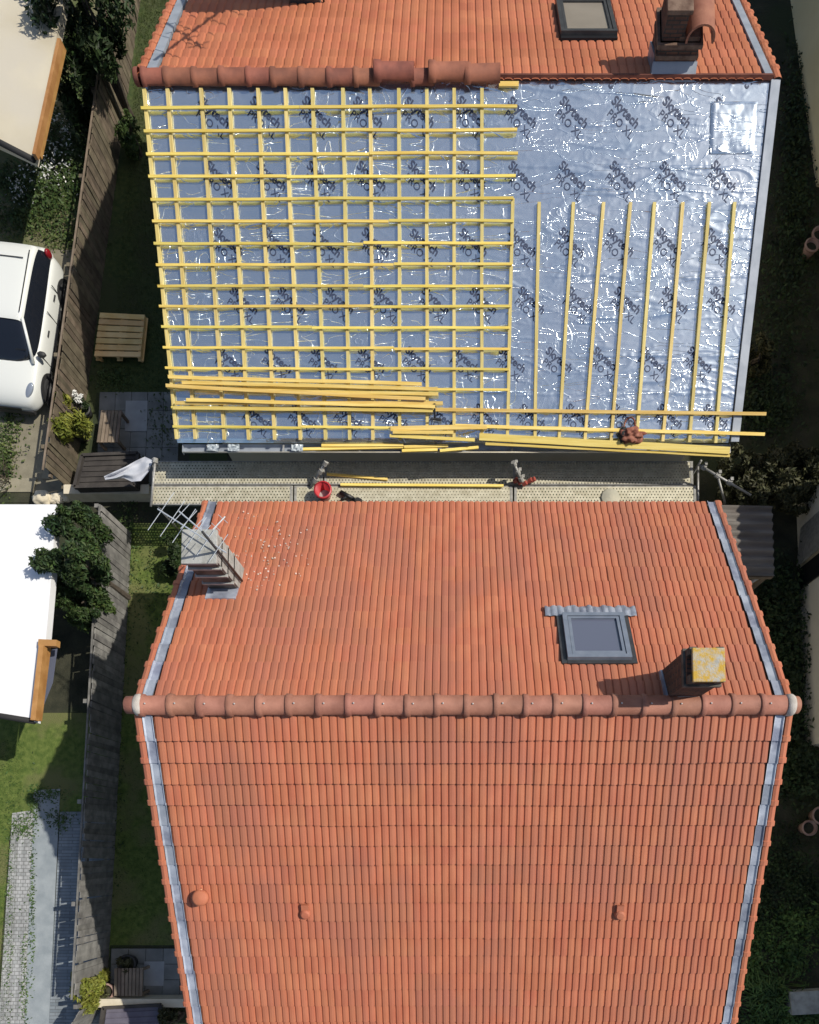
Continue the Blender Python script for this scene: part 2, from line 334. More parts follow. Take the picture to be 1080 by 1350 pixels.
class Slope:
    """A roof plane: u along the ridge (world +X), v down the slope, h off the surface."""
    def __init__(s, ridge, pitch, front):
        s.o = Vector(ridge); p = R_(pitch); k = -1 if front else 1; s.front = front
        s.d = Vector((0, k * math.cos(p), -math.sin(p))); s.n = Vector((0, k * math.sin(p), math.cos(p))); s.x = Vector((1, 0, 0))
    def P(s, u, v, h=0): return s.o + s.x * u + s.d * v + s.n * h
    def uv(s, px, py, h=0):
        r = ray(px, py); c = Vector((0, 0, CH)); o = s.o + s.n * h
        t = (o - c).dot(s.n) / r.dot(s.n); q = c + r * t - o
        return q.x, q.dot(s.d)
    def frame(s, u, v, h=0):          # local x across, y up the slope, z outwards
        ax = s.x if s.front else -s.x
        m = Matrix((ax, -s.d, s.n)).transposed().to_4x4(); m.translation = s.P(u, v, h); return m
    def bar(s, a, b, wd, th, h0, name, m, parent, jit=0.0):
        pa, pb = s.P(*a), s.P(*b); d = (pb - pa); ln = d.length; d.normalize(); y = s.n.cross(d)
        mw = Matrix((d, y, s.n)).transposed().to_4x4(); mw.translation = (pa + pb) / 2 + s.n * (h0 + th / 2)
        bb = MB(); n = max(2, int(ln / .7)); j = [(rnd.uniform(-jit, jit), rnd.uniform(-jit, jit)) for _ in range(n + 1)]
        ring = []
        for i in range(n + 1):
            x = -ln / 2 + ln * i / n; k = len(bb.v)
            for yy, zz in ((-wd / 2, -th / 2), (wd / 2, -th / 2), (wd / 2, th / 2), (-wd / 2, th / 2)):
                bb.v.append(Vector((x, yy + j[i][0], zz + j[i][1] * .4)))
            ring.append(k)
        for i in range(n):
            for q in range(4):
                r = (q + 1) % 4; bb.f.append((ring[i] + q, ring[i] + r, ring[i + 1] + r, ring[i + 1] + q)[::-1]); bb.mi.append(0)
        bb.f.append((ring[0], ring[0] + 1, ring[0] + 2, ring[0] + 3)); bb.f.append((ring[n] + 3, ring[n] + 2, ring[n] + 1, ring[n])); bb.mi += [0, 0]
        bm_ = bb.mesh(name, m); b2 = bmesh.new(); b2.from_mesh(bm_); bmesh.ops.recalc_face_normals(b2, faces=b2.faces); b2.to_mesh(bm_); b2.free()
        return link(name, bm_, parent, mw)
    def box(s, u0, u1, v0, v1, h0, h1, mb=None):     # world-space box on the slope
        mb = mb or MB(); k = len(mb.v)
        for h in (h0, h1):
            for u, v in ((u0, v1), (u1, v1), (u1, v0), (u0, v0)): mb.v.append(s.P(u, v, h))
        fs = ((0, 3, 2, 1), (4, 5, 6, 7), (0, 1, 5, 4), (1, 2, 6, 5), (2, 3, 7, 6), (3, 0, 4, 7))
        for q in fs:
            q = tuple(k + i for i in q); mb.f.append(q if s.front else q[::-1]); mb.mi.append(mb.cur)
        return mb

def foliage(center, radii, n, size, seed, clumps=14, shell=.55, flat=.6, mb=None, floor=0.03, up=0.25):
    r = random.Random(seed); mb = mb or MB(); c = Vector(center)
    cl = []
    for _ in range(clumps):
        while True:
            p = Vector((r.uniform(-1, 1), r.uniform(-1, 1), r.uniform(-1, 1)))
            if .15 < p.length < 1: break
        p = p.normalized() * (p.length ** shell) * .82
        cl.append((p, r.uniform(.18, .42)))
    for i in range(n):
        p, cr = cl[r.randrange(clumps)]
        d = Vector((r.gauss(0, 1), r.gauss(0, 1), r.gauss(0, 1)))
        d = d.normalized() * cr * (r.random() ** .4)
        q = p + d; w = c + Vector((q.x * radii[0], q.y * radii[1], q.z * radii[2]))
        if w.z < floor: w.z = floor + r.random() * .05
        s_ = size * r.uniform(.6, 1.35)
        nrm = (Vector((q.x, q.y, q.z + up)).normalized() * flat + Vector((r.gauss(0, .6), r.gauss(0, .6), r.gauss(0, .6)))).normalized()
        a = nrm.orthogonal().normalized(); a = Matrix.Rotation(r.uniform(0, 6.28), 3, nrm) @ a; b = nrm.cross(a)
        mb.quad(w - a * s_, w + b * s_ * .38 + nrm * s_ * .12, w + a * s_, w - b * s_ * .38 + nrm * s_ * .12)
    return mb
def blades(mb, pts, h, wd, seed, lean=.5):
    r = random.Random(seed)
    for p in pts:
        a = r.uniform(0, 6.28); d = Vector((math.cos(a), math.sin(a), 0)); hh = h * r.uniform(.5, 1.3); l = Vector((r.gauss(0, lean), r.gauss(0, lean), 0)) * hh
        p = Vector(p); mb.quad(p - d * wd, p + d * wd, p + l + Vector((0, 0, hh)))
    return mb
def tree_like(name, base, crown_c, radii, n, size, m, label, cat, seed, clumps=14, group=None, stems=4):
    root = empty(name, base, label, cat, group)
    t = MB(); r = random.Random(seed); base = Vector(base); cc = Vector(crown_c)
    for i in range(stems):
        e = cc + Vector((r.uniform(-.5, .5) * radii[0], r.uniform(-.5, .5) * radii[1], r.uniform(-.2, .5) * radii[2]))
        mid = base.lerp(e, .5) + Vector((r.uniform(-.1, .1), r.uniform(-.1, .1), 0)); k = .05 + .02 * radii[2]
        t.tube(base + Vector((r.uniform(-.05, .05), r.uniform(-.05, .05), 0)), mid, k, k * .65, 7); t.tube(mid, e, k * .65, k * .25, 6)
    t.build('trunk' if radii[2] > .9 else 'stem', M['bark'], root)
    foliage(crown_c, radii, n, size, seed, clumps).build('crown' if radii[2] > .9 else 'foliage', m, root)
    return root
def sheet(name, poly, z, m, uv=False, kind='structure'):
    mb = MB(); mb.quad(*[(p[0], p[1], z) for p in poly]); me = mb.mesh(name, m)
    if me.polygons[0].normal.z < 0: me.flip_normals()
    if uv: uvbox(me)
    o = link(name, me); o['kind'] = kind; return o
def poly_px(pts, z=0): return [W(x, y, z) for x, y in pts]

# ------------------------------------------------------------------ ground
SEAM = W(600, 664).y
sheet('ground', [(-300, -300), (300, -300), (300, 300), (-300, 300)], 0, M['soil'])
# top plot
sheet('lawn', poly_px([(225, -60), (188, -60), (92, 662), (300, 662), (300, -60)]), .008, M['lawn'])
sheet('garden_ground', poly_px([(-90, -60), (200, -60), (128, 330), (-160, 330)]), .006, M['dry'])
sheet('driveway', poly_px([(-260, 330), (136, 330), (90, 663), (-320, 663)]), .010, M['tan_concrete'])
k = MB(); a0, a1 = poly_px([(128, 330), (78, 632)]); b1, b0 = poly_px([(56, 632), (106, 330)])
k.prism([a0, b0, b1, a1], 0, .035); o = k.build('kerb_strip', M['kerb']); o['kind'] = 'structure'
k = MB(); k.prism([W(0, 650), W(44, 650), W(50, 632), W(-10, 632)], 0, .06); o = k.build('kerb_step', M['kerb']); o['kind'] = 'structure'
sheet('soil_bed', poly_px([(-20, 663), (44, 663), (46, 650), (-20, 650)]), .02, M['soil'])
# bottom plot
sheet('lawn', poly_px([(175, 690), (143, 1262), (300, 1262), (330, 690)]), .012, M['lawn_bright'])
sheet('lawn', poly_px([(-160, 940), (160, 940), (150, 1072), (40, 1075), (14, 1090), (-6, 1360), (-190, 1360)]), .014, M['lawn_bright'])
sheet('cobbled_path', poly_px([(17, 1072), (45, 1068), (30, 1420), (-6, 1420)]), .022, M['cobble'], uv=True)
sheet('driveway', poly_px([(45, 1042), (80, 1040), (62, 1420), (30, 1420)]), .018, M['asphalt'])
sheet('paved_strip', poly_px([(80, 1070), (150, 1070), (136, 1420), (62, 1420)]), .022, M['paver_dark'], uv=True)

# ------------------------------------------------------------------ roof pieces shared by both houses
def tile_mb(w_, L_, rolls, mb=None, mx=None, z_lo=.058, z_hi=.010, rise=.021, lip=.054, r=None):
    mb = mb or MB(); prof = []; p = w_ / rolls
    for i in range(rolls):
        for fx, fz in ((.0, -.15), (.10, -.05), (.22, .85), (.58, 1), (.91, .72)): prof.append((i * p + fx * p, fz * rise))
    prof.append((w_ + .003, -.004))
    k = len(mb.v); n = len(prof)
    rows = ((0.0, z_lo - lip, 1), (0.0, z_lo, 1), (L_, z_hi, 1))
    for y, z, q in rows:
        for x, zz in prof:
            v = Vector((x, y, z + zz)); mb.v.append(mx @ v if mx else v)
    for a in range(2):
        for i in range(n - 1):
            mb.f.append((k + a * n + i, k + a * n + i + 1, k + (a + 1) * n + i + 1, k + (a + 1) * n + i)); mb.mi.append(mb.cur)
    return mb
def lay_tiles(root, sl, u0, u1, cols, v0, ex, rows, rolls, m, single, seed, mesh, skip=None):
    """single(row, col) -> True when that tile is an object of its own"""
    r = random.Random(seed); wd = (u1 - u0) / cols; rest = MB()
    for i in range(rows):
        rowj = r.uniform(-.004, .004); shift = 0
        for j in range(cols):
            if r.random() < .12: shift = r.uniform(-.012, .012)
            v = v0 + ex * (i + 1) + rowj + shift * .7 + r.uniform(-.003, .003)
            u = u0 + wd * j if sl.front else u0 + wd * (j + 1)
            if skip and skip(u0 + wd * (j + .5), v - ex * .5): continue
            mw = sl.frame(u, v, r.uniform(-.002, .003)) @ Matrix.Rotation(r.gauss(0, .004), 4, 'Z') @ Matrix.Rotation(r.gauss(0, .006), 4, 'Y')
            if single(i, j): link('roof_tile', mesh, root, mw)
            else: tile_mb(wd - .003, ex + .06, rolls, rest, mw)
    if rest.v:
        o = rest.build('roof_tiles', m, root); o['kind'] = 'stuff'
def ridge_mesh(L_, r0, m):
    mb = MB(); prof = [(0, r0), (L_ * .80, r0 * .96), (L_ * .82, r0 * 1.10), (L_ * .97, r0 * 1.16), (L_ * .99, r0 * 1.10), (L_, r0 * .95)]
    n = 14; k = 0
    for x, rr in prof:
        for i in range(n + 1):
            a = math.pi * (i / n) * 1.1 - .05 * math.pi
            mb.v.append(Vector((x, -math.cos(a) * rr * 1.0, math.sin(a) * rr * .92 - r0 * .2)))
    for s in range(len(prof) - 1):
        for i in range(n):
            mb.f.append((s * (n + 1) + i, s * (n + 1) + i + 1, (s + 1) * (n + 1) + i + 1, (s + 1) * (n + 1) + i)); mb.mi.append(0)
    return mb.mesh('ridge_tile', m, smooth=True)
def verge(root, sl, ua, ub, v0, ex, rows, m_tile, seed, lead=None, tile_m=None):
    """one verge tile (and one lead soaker) per course, each an object"""
    r = random.Random(seed); wd = ub - ua
    mb = MB(); prof = [(0, 0), (.15, .02), (.5, .032), (.85, .02), (1, 0)]
    for y, z, f in ((0, -.05, 1.25), (0, .055, 1.25), (ex * .22, .052, 1.2), (ex * .25, .035, 1.0), (ex + .05, .012, 1.0)):
        for x, zz in prof: mb.v.append(Vector(((x - .5) * wd * f, y, z + zz)))
    for a in range(4):
        for i in range(4): mb.f.append((a * 5 + i, a * 5 + i + 1, a * 5 + i + 6, a * 5 + i + 5)); mb.mi.append(0)
    me = mb.mesh('verge_tile', m_tile)
    for i in range(rows):
        link('verge_tile', me, root, sl.frame((ua + ub) / 2 + r.uniform(-.004, .004), v0 + ex * (i + 1) + r.uniform(-.006, .006), .01))
    if lead:
        la, lb = lead; lw = lb - la; q = MB()
        for y, z in ((0, .03), (0, .058), (ex + .04, .03)):
            for x, zz in ((-.5, .022), (-.36, .0), (.3, .004), (.42, .03), (.5, .03)): q.v.append(Vector((x * lw, y, z + zz)))
        for a in range(2):
            for i in range(4): q.f.append((a * 5 + i, a * 5 + i + 1, a * 5 + i + 6, a * 5 + i + 5)); q.mi.append(0)
        lm = q.mesh('lead_soaker', M['lead'])
        for i in range(rows):
            link('lead_soaker', lm, root, sl.frame((la + lb) / 2 + r.uniform(-.006, .006), v0 + ex * (i + 1) + r.uniform(-.01, .01), r.uniform(.0, .006)))
def antenna_on(root, foot, h, booms, br=.012, er=.0055):
    """mast and yagi booms; booms: (start, end, half element length, count)"""
    mb = MB(); mb.tube(foot, Vector(foot) + Vector((0, 0, h)), .022, .02, 8); a = mb.build('mast', M['mast'], root, smooth=True)
    for s, e, hl, n in booms:
        q = MB(); s = Vector(s); e = Vector(e); q.tube(s, e, br, n=6); d = (e - s).normalized(); pz = d.cross(Vector((0, 0, 1))).normalized()
        for i in range(n):
            c = s.lerp(e, (i + .3) / n); l = hl * (1 - .35 * i / n); q.tube(c - pz * l, c + pz * l, er, n=5)
        q.build('antenna', M['antenna'], root)

# ------------------------------------------------------------------ the fully tiled house (lower plot)
BR = Vector((0, 2.14, CH - 10.81)); BF = Slope(BR, 26.4, True); BB = Slope(BR, 31.5, False)
hb = empty('house', (0, 2, 0), 'house fully roofed in red tiles with clay ridge, lead verges and one roof window', 'house')
mb = MB(); mb.prism([(-4.4, -3.0), (4.65, -3.0), (4.65, 6.2), (-4.4, 6.2)], 0, 3.2); mb.build('wall', M['wall'], hb)
mb = MB(); k = 0
for x in (-4.4, 4.65): mb.quad((x, -3.0, 3.2), (x, 6.2, 3.2), (x, 2.14, 6.0))
mb.build('gable', M['wall'], hb)
BF.box(-4.82, 5.08, 0, 6.28, -.16, -.01).build('roof_deck', M['deck_dark'], hb)
BB.box(-4.82, 5.08, 0, 5.26, -.16, -.01).build('roof_deck', M['deck_dark'], hb)
UA, UB, NC = -4.60, 4.86, 39
tm = tile_mb((UB - UA) / NC - .003, .358 + .06, 2).mesh('roof_tile', M['tile'])
lay_tiles(hb, BF, UA, UB, NC, .184, .358, 17, 2, M['tile'], lambda i, j: i < 7, 11, tm)
cap_hole = lambda u, v: False
lay_tiles(hb, BB, UA, UB, NC, .062, .40, 13, 2, M['tile'], lambda i, j: i == 0 and 3 <= j < 30, 12, tile_mb((UB - UA) / NC - .003, .46, 2).mesh('roof_tile', M['tile']))
for sl, v0, ex, rows in ((BF, .184, .358, 17), (BB, .062, .40, 13)):
    verge(hb, sl, -4.885, -4.765, v0, ex, rows, M['tile'], 5, (-4.755, -4.595))
    verge(hb, sl, 5.02, 5.14, v0, ex, rows, M['tile'], 6, (4.865, 5.01))
# ridge
RX0, RX1, RN = -4.78, 5.03, 22
rl = (RX1 - RX0) / RN; rm = ridge_mesh(rl + .05, .155, M['ridge'])
scm = MB().lathe((0, 0, 0), [(.014, 0), (.014, .010), (.009, .015), (.001, .016)], 8).mesh('screw', M['screw'], smooth=True)
for i in range(RN):
    x = RX0 + rl * i; c = Vector((x, BR.y + rnd.uniform(-.006, .006), BR.z + .05 + rnd.uniform(-.004, .004)))
    mw = Matrix.Translation(c + Vector((rl + .05, 0, 0))) @ Matrix.Rotation(math.pi, 4, 'Z') @ Matrix.Rotation(rnd.gauss(0, .006), 4, 'Z')
    o = link('ridge_tile', rm, hb, mw)
    link('screw', scm, o, Matrix.Translation(c + Vector((.14, 0, .155 * .92 - .031))))
for x0, x1 in ((-4.98, -4.78), (5.06, 5.2)):
    mb = MB(); c = Vector((0, BR.y, BR.z + .03))
    mb.lathe((x0, c.y, c.z), [(.001, 0), (.11, .002), (.135, .02), (.14, x1 - x0)], 18, (1, 0, 0))
    if x0 > 0: 
        mb = MB(); mb.lathe((x1, c.y, c.z), [(.001, 0), (.11, .002), (.135, .02), (.14, x1 - x0)], 18, (-1, 0, 0))
    mb.build('ridge_end', M['ridge'], hb, smooth=True)
for x0, m_ in ((-4.83, 'mortar'), (4.99, 'mortar')):
    mb = MB(); mb.lathe((x0, BR.y, BR.z + .03), [(.14, 0), (.165, .02), (.172, .07), (.166, .10), (.15, .12)], 20, (1, 0, 0)); mb.build('mortar_band', M[m_], hb, smooth=True)
# eaves gutters
for sl, v in ((BF, 6.32),):
    mb = MB(); a = sl.P(-4.8, v, -.08); b = sl.P(5.06, v, -.08); mb.tube(a, b, .07, n=10); mb.build('gutter', M['zinc'], hb, smooth=True)

# roof window of the tiled house
def roof_window(root, sl, u0, u1, v0, v1, frame_m, glass_m):
    win = sl.box(u0, u1, v0, v1, 0, .02).build('roof_window', frame_m, root)
    t = .075
    for a in ((u0, u0 + t, v0, v1), (u1 - t, u1, v0, v1), (u0 + t, u1 - t, v0, v0 + t), (u0 + t, u1 - t, v1 - t, v1)):
        sl.box(*a, .02, .165).build('frame', frame_m, win)
    t2 = .125; g = .008
    for a in ((u0 + t + g, u0 + t2 + g, v0 + t + g, v1 - t - g), (u1 - t2 - g, u1 - t - g, v0 + t + g, v1 - t - g), (u0 + t2 + g, u1 - t2 - g, v0 + t + g, v0 + t2 + .03), (u0 + t2 + g, u1 - t2 - g, v1 - t2, v1 - t - g)):
        sl.box(*a, .03, .15).build('sash', frame_m, win)
    sl.box(u0 + t2 + g, u1 - t2 - g, v0 + t2 + .03, v1 - t2, .095, .118).build('pane', glass_m, win)
    return win
u0, v0 = BB.uv(749, 866, .165); u1, v1 = BB.uv(822, 807, .165)
win = roof_window(hb, BB, u0, u0 + (u1 - u0), v0, v1, M['win_frame'], M['glass'])
BB.box(u0 - .0, u1 + .0, v0 - .07, v0 - .005, .02, .10).build('top_flashing', M['win_dark'], hb)
for a, b in ((u0 - .09, u0 - .004), (u1 + .004, u1 + .09)): BB.box(a, b, v0 - .06, v1, .05, .095).build('side_flashing', M['win_dark'], win)
# wavy lead apron below the window (it lies over the tile rolls)
ap = MB(); nu = 66; nv = 4; ua, ub = u0 - .27, u1 + .24; va, vb = v1 - .01, v1 + .26
for jv in range(nv + 1):
    for iu in range(nu + 1):
        u = ua + (ub - ua) * iu / nu; v = va + (vb - va) * jv / nv + (.02 * math.sin(u * 23) if jv == nv else 0)
        h = .085 + .022 * abs(math.sin((u - UA) / .1213 * math.pi)) + .01 * noise.noise((u * 9, v * 9, 3)); ap.v.append(BB.P(u, v, h - (.02 if jv == nv else 0)))
for jv in range(nv):
    for iu in range(nu): k = jv * (nu + 1) + iu; ap.f.append((k, k + 1, k + nu + 2, k + nu + 1)); ap.mi.append(0)
ap.build('lead_apron', M['lead'], win)
# vent tiles and the small capped vent
for px, py in ((403, 1203), (817, 1204)):
    u, v = BF.uv(px, py, .07); mw = BF.frame(u, v + .02, .075)
    q = MB(); q.lathe((0, 0, 0), [(.001, .075), (.06, .07), (.085, .045), (.095, 0)], 14); q.box((0, .11, .01), (.12, .14, .05))
    q.build('vent_tile', M['tile'], hb, smooth=False, mw=mw)
u, v = BF.uv(268, 1184, .07); p = BF.P(u, v, .04)
q = MB(); q.lathe(p, [(.10, -.05), (.10, .12), (.105, .13), (.14, .14), (.14, .19), (.10, .22), (.001, .23)], 16); q.build('vent_pipe', M['tile'], hb, smooth=True)

# right chimney, standing at the ridge: dark brick stack with lead foot and lichen covered slab
def chimney_foot(root, sl, u0, u1, v0, v1, h, m):
    o = sl.box(u0, u1, v0, v1, .05, h).build('flashing', m, root); return o
b0 = BB.P(*BB.uv(877, 922)); b1 = BB.P(*BB.uv(872, 885))
x0 = 3.22; x1 = 3.69; y0 = 2.26; y1 = 2.74; zt = 7.14
mb = MB(); mb.prism([(x0, y0), (x1, y0), (x1, y1), (x0, y1)], 5.5, zt); me = mb.mesh('chimney', M['brick']); uvbox(me); ch = link('chimney', me, hb)
mb = MB(); mb.prism([(x0 - .03, y0 - .03), (x1 + .03, y0 - .03), (x1 + .03, y1 + .03), (x0 - .03, y1 + .03)], zt - .14, zt - .06); mb.build('chimney_band', M['conc_dark'], ch)
for a, b in ((x0 + .05, y0 + .05), (x1 - .05, y0 + .05), (x1 - .05, y1 - .05), (x0 + .05, y1 - .05)):
    MB().box((a, b, zt + .07), (.1, .1, .14)).build('chimney_leg', M['conc_dark'], ch)
mb = MB(); mb.prism([(x0 + .02, y0 - .02), (x1 - .01, y0 - .02), (x1 - .01, y1 - .03), (x0 + .02, y1 - .03)], zt + .14, zt + .20); mb.build('chimney_slab', M['lichen'], ch, bevel=.01)
mb = MB(); mb.prism([(x0 - .04, y0 - .13), (x1 + .04, y0 - .13), (x1 + .04, y0 - .005), (x0 - .04, y0 - .005)], [6.02] * 4, [6.24, 6.24, 6.30, 6.30]); mb.build('flashing', M['mortar'], ch)
mb = MB(); mb.prism([(x0 - .035, y0), (x0 - .004, y0), (x0 - .004, y1), (x0 - .035, y1)], 5.6, [6.28, 6.28, 5.98, 5.98]); mb.build('flashing', M['lead'], ch)

# left chimney with antenna, rendered concrete with lit and shaded sides painted in
p = BB.P(*BB.uv(296, 776, .04)); cx, cy = p.x, p.y; hw = .235
base_z = p.z; top_z = base_z + 1.22
mb = MB(); mb.prism([(cx - hw, cy), (cx + hw, cy), (cx + hw, cy + .48), (cx - hw, cy + .48)], base_z - .9, top_z)
c2 = mb.build('chimney', M['conc_dark'], hb)  # body coloured dark for its shaded front
mb = MB()
for zz in (.34, .66, .98): mb.prism([(cx - hw - .03, cy - .03), (cx + hw + .03, cy - .03), (cx + hw + .03, cy + .50), (cx - hw - .03, cy + .50)], base_z + zz, base_z + zz + .05)
mb.build('chimney_band', M['conc'], c2)
mb = MB(); mb.prism([(cx - hw - .04, cy - .04), (cx + hw + .04, cy - .04), (cx + hw + .04, cy + .51), (cx - hw - .04, cy + .51)], top_z, top_z + .07); mb.build('chimney_slab', M['conc'], c2, bevel=.012)
mb = MB(); mb.prism([(cx + hw + .004, cy + .02), (cx + hw + .03, cy + .02), (cx + hw + .03, cy + .47), (cx + hw + .004, cy + .47)], base_z - .2, top_z - .01); mb.build('lit_side', M['conc'], c2)  # paler panel puts sunlight on the right side by colour
BB.box(cx - hw - .03, cx + hw + .02, BB.uv(296, 790, .06)[1], BB.uv(296, 775, .06)[1], .05, .085).build('flashing', M['lead'], c2)
f0 = Vector((cx + hw + .07, cy + .15, base_z + .05))
antenna_on(c2, f0, 1.95, [(W(208, 671, 6.2), W(299, 729, 6.2), .36, 6), (W(236, 674, 6.55), W(276, 708, 6.55), .2, 4), (W(297, 681, 6.0), W(268, 712, 6.0), .10, 3)])
# crumbs of mortar scattered on the tiles
q = MB(); r = random.Random(3)
for i in range(120):
    px, py = r.gauss(352, 28), r.gauss(728, 30)
    if not (300 < px < 430 and 672 < py < 785): continue
    p = BB.P(*BB.uv(px, py, .07), .07); s_ = r.uniform(.005, .017)
    q.box(p, (s_ * 1.6, s_ * 1.4, s_), Matrix.Rotation(r.uniform(0, 3), 3, 'Z'))
o = q.build('mortar_crumbs', M['crumb']); o['kind'] = 'stuff'

# ------------------------------------------------------------------ the half stripped house (upper plot)
TR = Vector((0, 13.92, CH - 12.15)); TF = Slope(TR, 22.8, True); TB = Slope(TR, 22.9, False)
ht = empty('house', (0, 12, 0), 'house with its front roof stripped to silver foil and yellow battens', 'house')
mb = MB(); mb.prism([(-5.2, 9.0), (5.3, 9.0), (5.3, 17.6), (-5.2, 17.6)], 0, 2.45); mb.build('wall', M['pale_wall'], ht)
mb = MB()
for x in (-5.2, 5.3): mb.quad((x, 9.0, 2.45), (x, 17.6, 2.45), (x, 13.92, 4.6))
mb.build('gable', M['pale_wall'], ht)
TF.box(-5.66, 5.84, 0, 5.95, -.16, -.03).build('roof_deck', M['deck_dark'], ht)
TB.box(-5.72, 5.85, 0, 4.60, -.16, -.01).build('roof_deck', M['deck_dark'], ht)
VA, VB, VC = -5.42, 5.58, 34
tm2 = tile_mb((VB - VA) / VC - .004, .42, 2, rise=.020).mesh('roof_tile', M['tile_old'])
lay_tiles(ht, TB, VA, VB, VC, -.02, .36, 13, 2, M['tile_old'], lambda i, j: i < 8, 21, tm2)
verge(ht, TB, -5.80, -5.66, -.02, .36, 13, M['tile_old'], 8); verge(ht, TB, 5.78, 5.92, -.02, .36, 13, M['tile_old'], 9)
for a, b in ((-5.63, -5.46), (5.62, 5.76)): TB.box(a, b, .05, 4.6, .0, .06).build('verge_flashing', M['zinc'], ht)
# exposed top edge of the tiles where the ridge is off
mb = TB.box(.80, 5.75, -.06, .0, .0, .075); mb.build('top_course_edge', M['tile_edge'], ht)
# ridge tiles left in place, three of them lifted off and laid back loose
joints = [188, 217, 254, 290, 326, 358, 394.5, 432, 468, 499]
def ridge_at(px0, px1, rad, dz, m, rot=0, dy=0):
    a = W(px0, 105, TR.z + .1); b = W(px1, 105, TR.z + .1); L_ = b.x - a.x
    me = ridge_mesh(L_ + .05, rad, m)
    mw = Matrix.Translation(Vector((b.x + .02, TR.y - .02 + dy, TR.z + .06 + dz))) @ Matrix.Rotation(math.pi + rot, 4, 'Z')
    return me, mw
for i in range(len(joints) - 1):
    me, mw = ridge_at(joints[i], joints[i + 1], .142, rnd.uniform(-.005, .005), M['ridge_old'], rnd.gauss(0, .008)); link('ridge_tile', me, ht, mw)
for (a, b, dz, lab) in ((495, 545, .075, 'raised clay ridge tile laid loose next to the fixed row'), (567, 616, .075, 'clay ridge tile laid loose between two lower ones'), (614, 658, .05, 'last clay ridge tile before the bare ridge')):
    me, mw = ridge_at(a, b, .155, dz, M['ridge_old'], rnd.gauss(0, .02), .02); o = link('ridge_tile', me, None, mw); tag(o, lab, 'ridge tile', 'loose ridge tiles on the bare ridge')
me, mw = ridge_at(543, 570, .14, 0, M['ridge_old']); link('ridge_tile', me, ht, mw)
mb = MB(); mb.lathe(Vector((-5.80, TR.y - .02, TR.z + .05)), [(.001, 0), (.12, .003), (.135, .03), (.135, .1)], 16, (1, 0, 0)); mb.build('ridge_end', M['ridge_old'], ht, smooth=True)

# foil underlay: a real crumpled sheet
PW = Vector((-5.70, .06, 0))
def foil_h(u, v):
    h = .004 * noise.noise((u * .7, v * 1.1, 6.0))
    ar = max(0.0, min(1.0, .5 + 1.3 * noise.noise((u * .55, v * .9, 21.0))))       # creases come in patches
    def crease(a, b, c, w_, amp):
        n = abs(noise.noise((a, b, c))); return amp * max(0, 1 - n / w_) ** 1.5
    wob = .5 * noise.noise((u * 1.1, v * .7, 3.0))
    h += ar * crease(u * .38 + wob * .3, v * 2.3 + wob, 1.3, .10, .014)
    h += ar * crease(u * .75 + 7, v * 3.1 + u * .5 + wob * 1.4, 4.1, .09, .009)
    h += (1 - ar * .6) * crease(u * 1.6 - v * 1.0, v * 3.6, 9.0, .06, .004)
    h += ar * crease(u * 3.0 + v * 2.4, v * 2.2 - u, 2.0, .06, .004)
    for vl in (.66, 1.30, 1.66, 2.42, 3.05, 3.75, 4.4, 5.10, 5.55):            # laps and slack folds along the roof
        w2 = .05 * noise.noise((u * 1.3, vl * 5, 0)) + .02 * noise.noise((u * 5, vl * 3, 2)); d = v - vl - w2
        if -.16 < d < .16:
            k = max(0, noise.noise((u * .9, vl * 9, 5)) + .28); h += .020 * k * math.exp(-(d / .02) ** 2)
            h += .011 * k * math.exp(-(d / .06) ** 2) * noise.noise((u * 13, v * 7, vl))
    h += .0025 * ar * noise.noise((u * 9 + v * 3, v * 11, 8.0)) + .0035 * (1 - ar) * max(0, noise.noise((u * 5, v * 14, 12.0)))
    flat = min(1, max(.3, (u + .3) / 1.4)) if u < 1.1 else 1.0   # pulled tight under the battens
    return h * flat
q = MB(); NU, NV = 460, 270
for j in range(NV + 1):
    for i in range(NU + 1):
        s_ = i / NU; t_ = j / NV
        ul = -5.70 - .10 * t_; ur = 5.72 - .01 * t_
        u = ul + (ur - ul) * s_; v = .03 + 5.95 * t_
        q.v.append(TF.P(u, v, foil_h(u, v) - (.05 * max(0, (t_ - .985) / .015))))
for j in range(NV):
    for i in range(NU): k = j * (NU + 1) + i; q.f.append((k, k + NU + 1, k + NU + 2, k + 1)); q.mi.append(0)
foil = q.build('underlay', M['foil'], ht, smooth=True)
TF.box(5.735, 5.90, .03, 5.97, -.03, .05).build('verge_board', M['zinc'], ht)
# patch of foil over an opening near the verge
a = TF.uv(938, 133, .03); b = TF.uv(1000, 130, .03); c = TF.uv(936, 202, .03); d = TF.uv(994, 202, .03)
q = MB(); n_ = 26
for j in range(n_ + 1):
    for i in range(n_ + 1):
        s_, t_ = i / n_, j / n_; u = (a[0] * (1 - s_) + b[0] * s_) * (1 - t_) + (c[0] * (1 - s_) + d[0] * s_) * t_; v = a[1] + (c[1] - a[1]) * t_
        e_ = min(s_, 1 - s_, t_, 1 - t_); h = .018 + .012 * min(1, e_ * 14) + .014 * noise.noise((u * 5, v * 5, 1)) + .012 * abs(noise.noise((u * 11, v * 9, 4))); 
        if e_ == 0: h = .012
        q.v.append(TF.P(u, v, h))
for j in range(n_):
    for i in range(n_): k = j * (n_ + 1) + i; q.f.append((k, k + n_ + 1, k + n_ + 2, k + 1)); q.mi.append(0)
q.build('foil_patch', M['foil_patch'], ht, smooth=True)

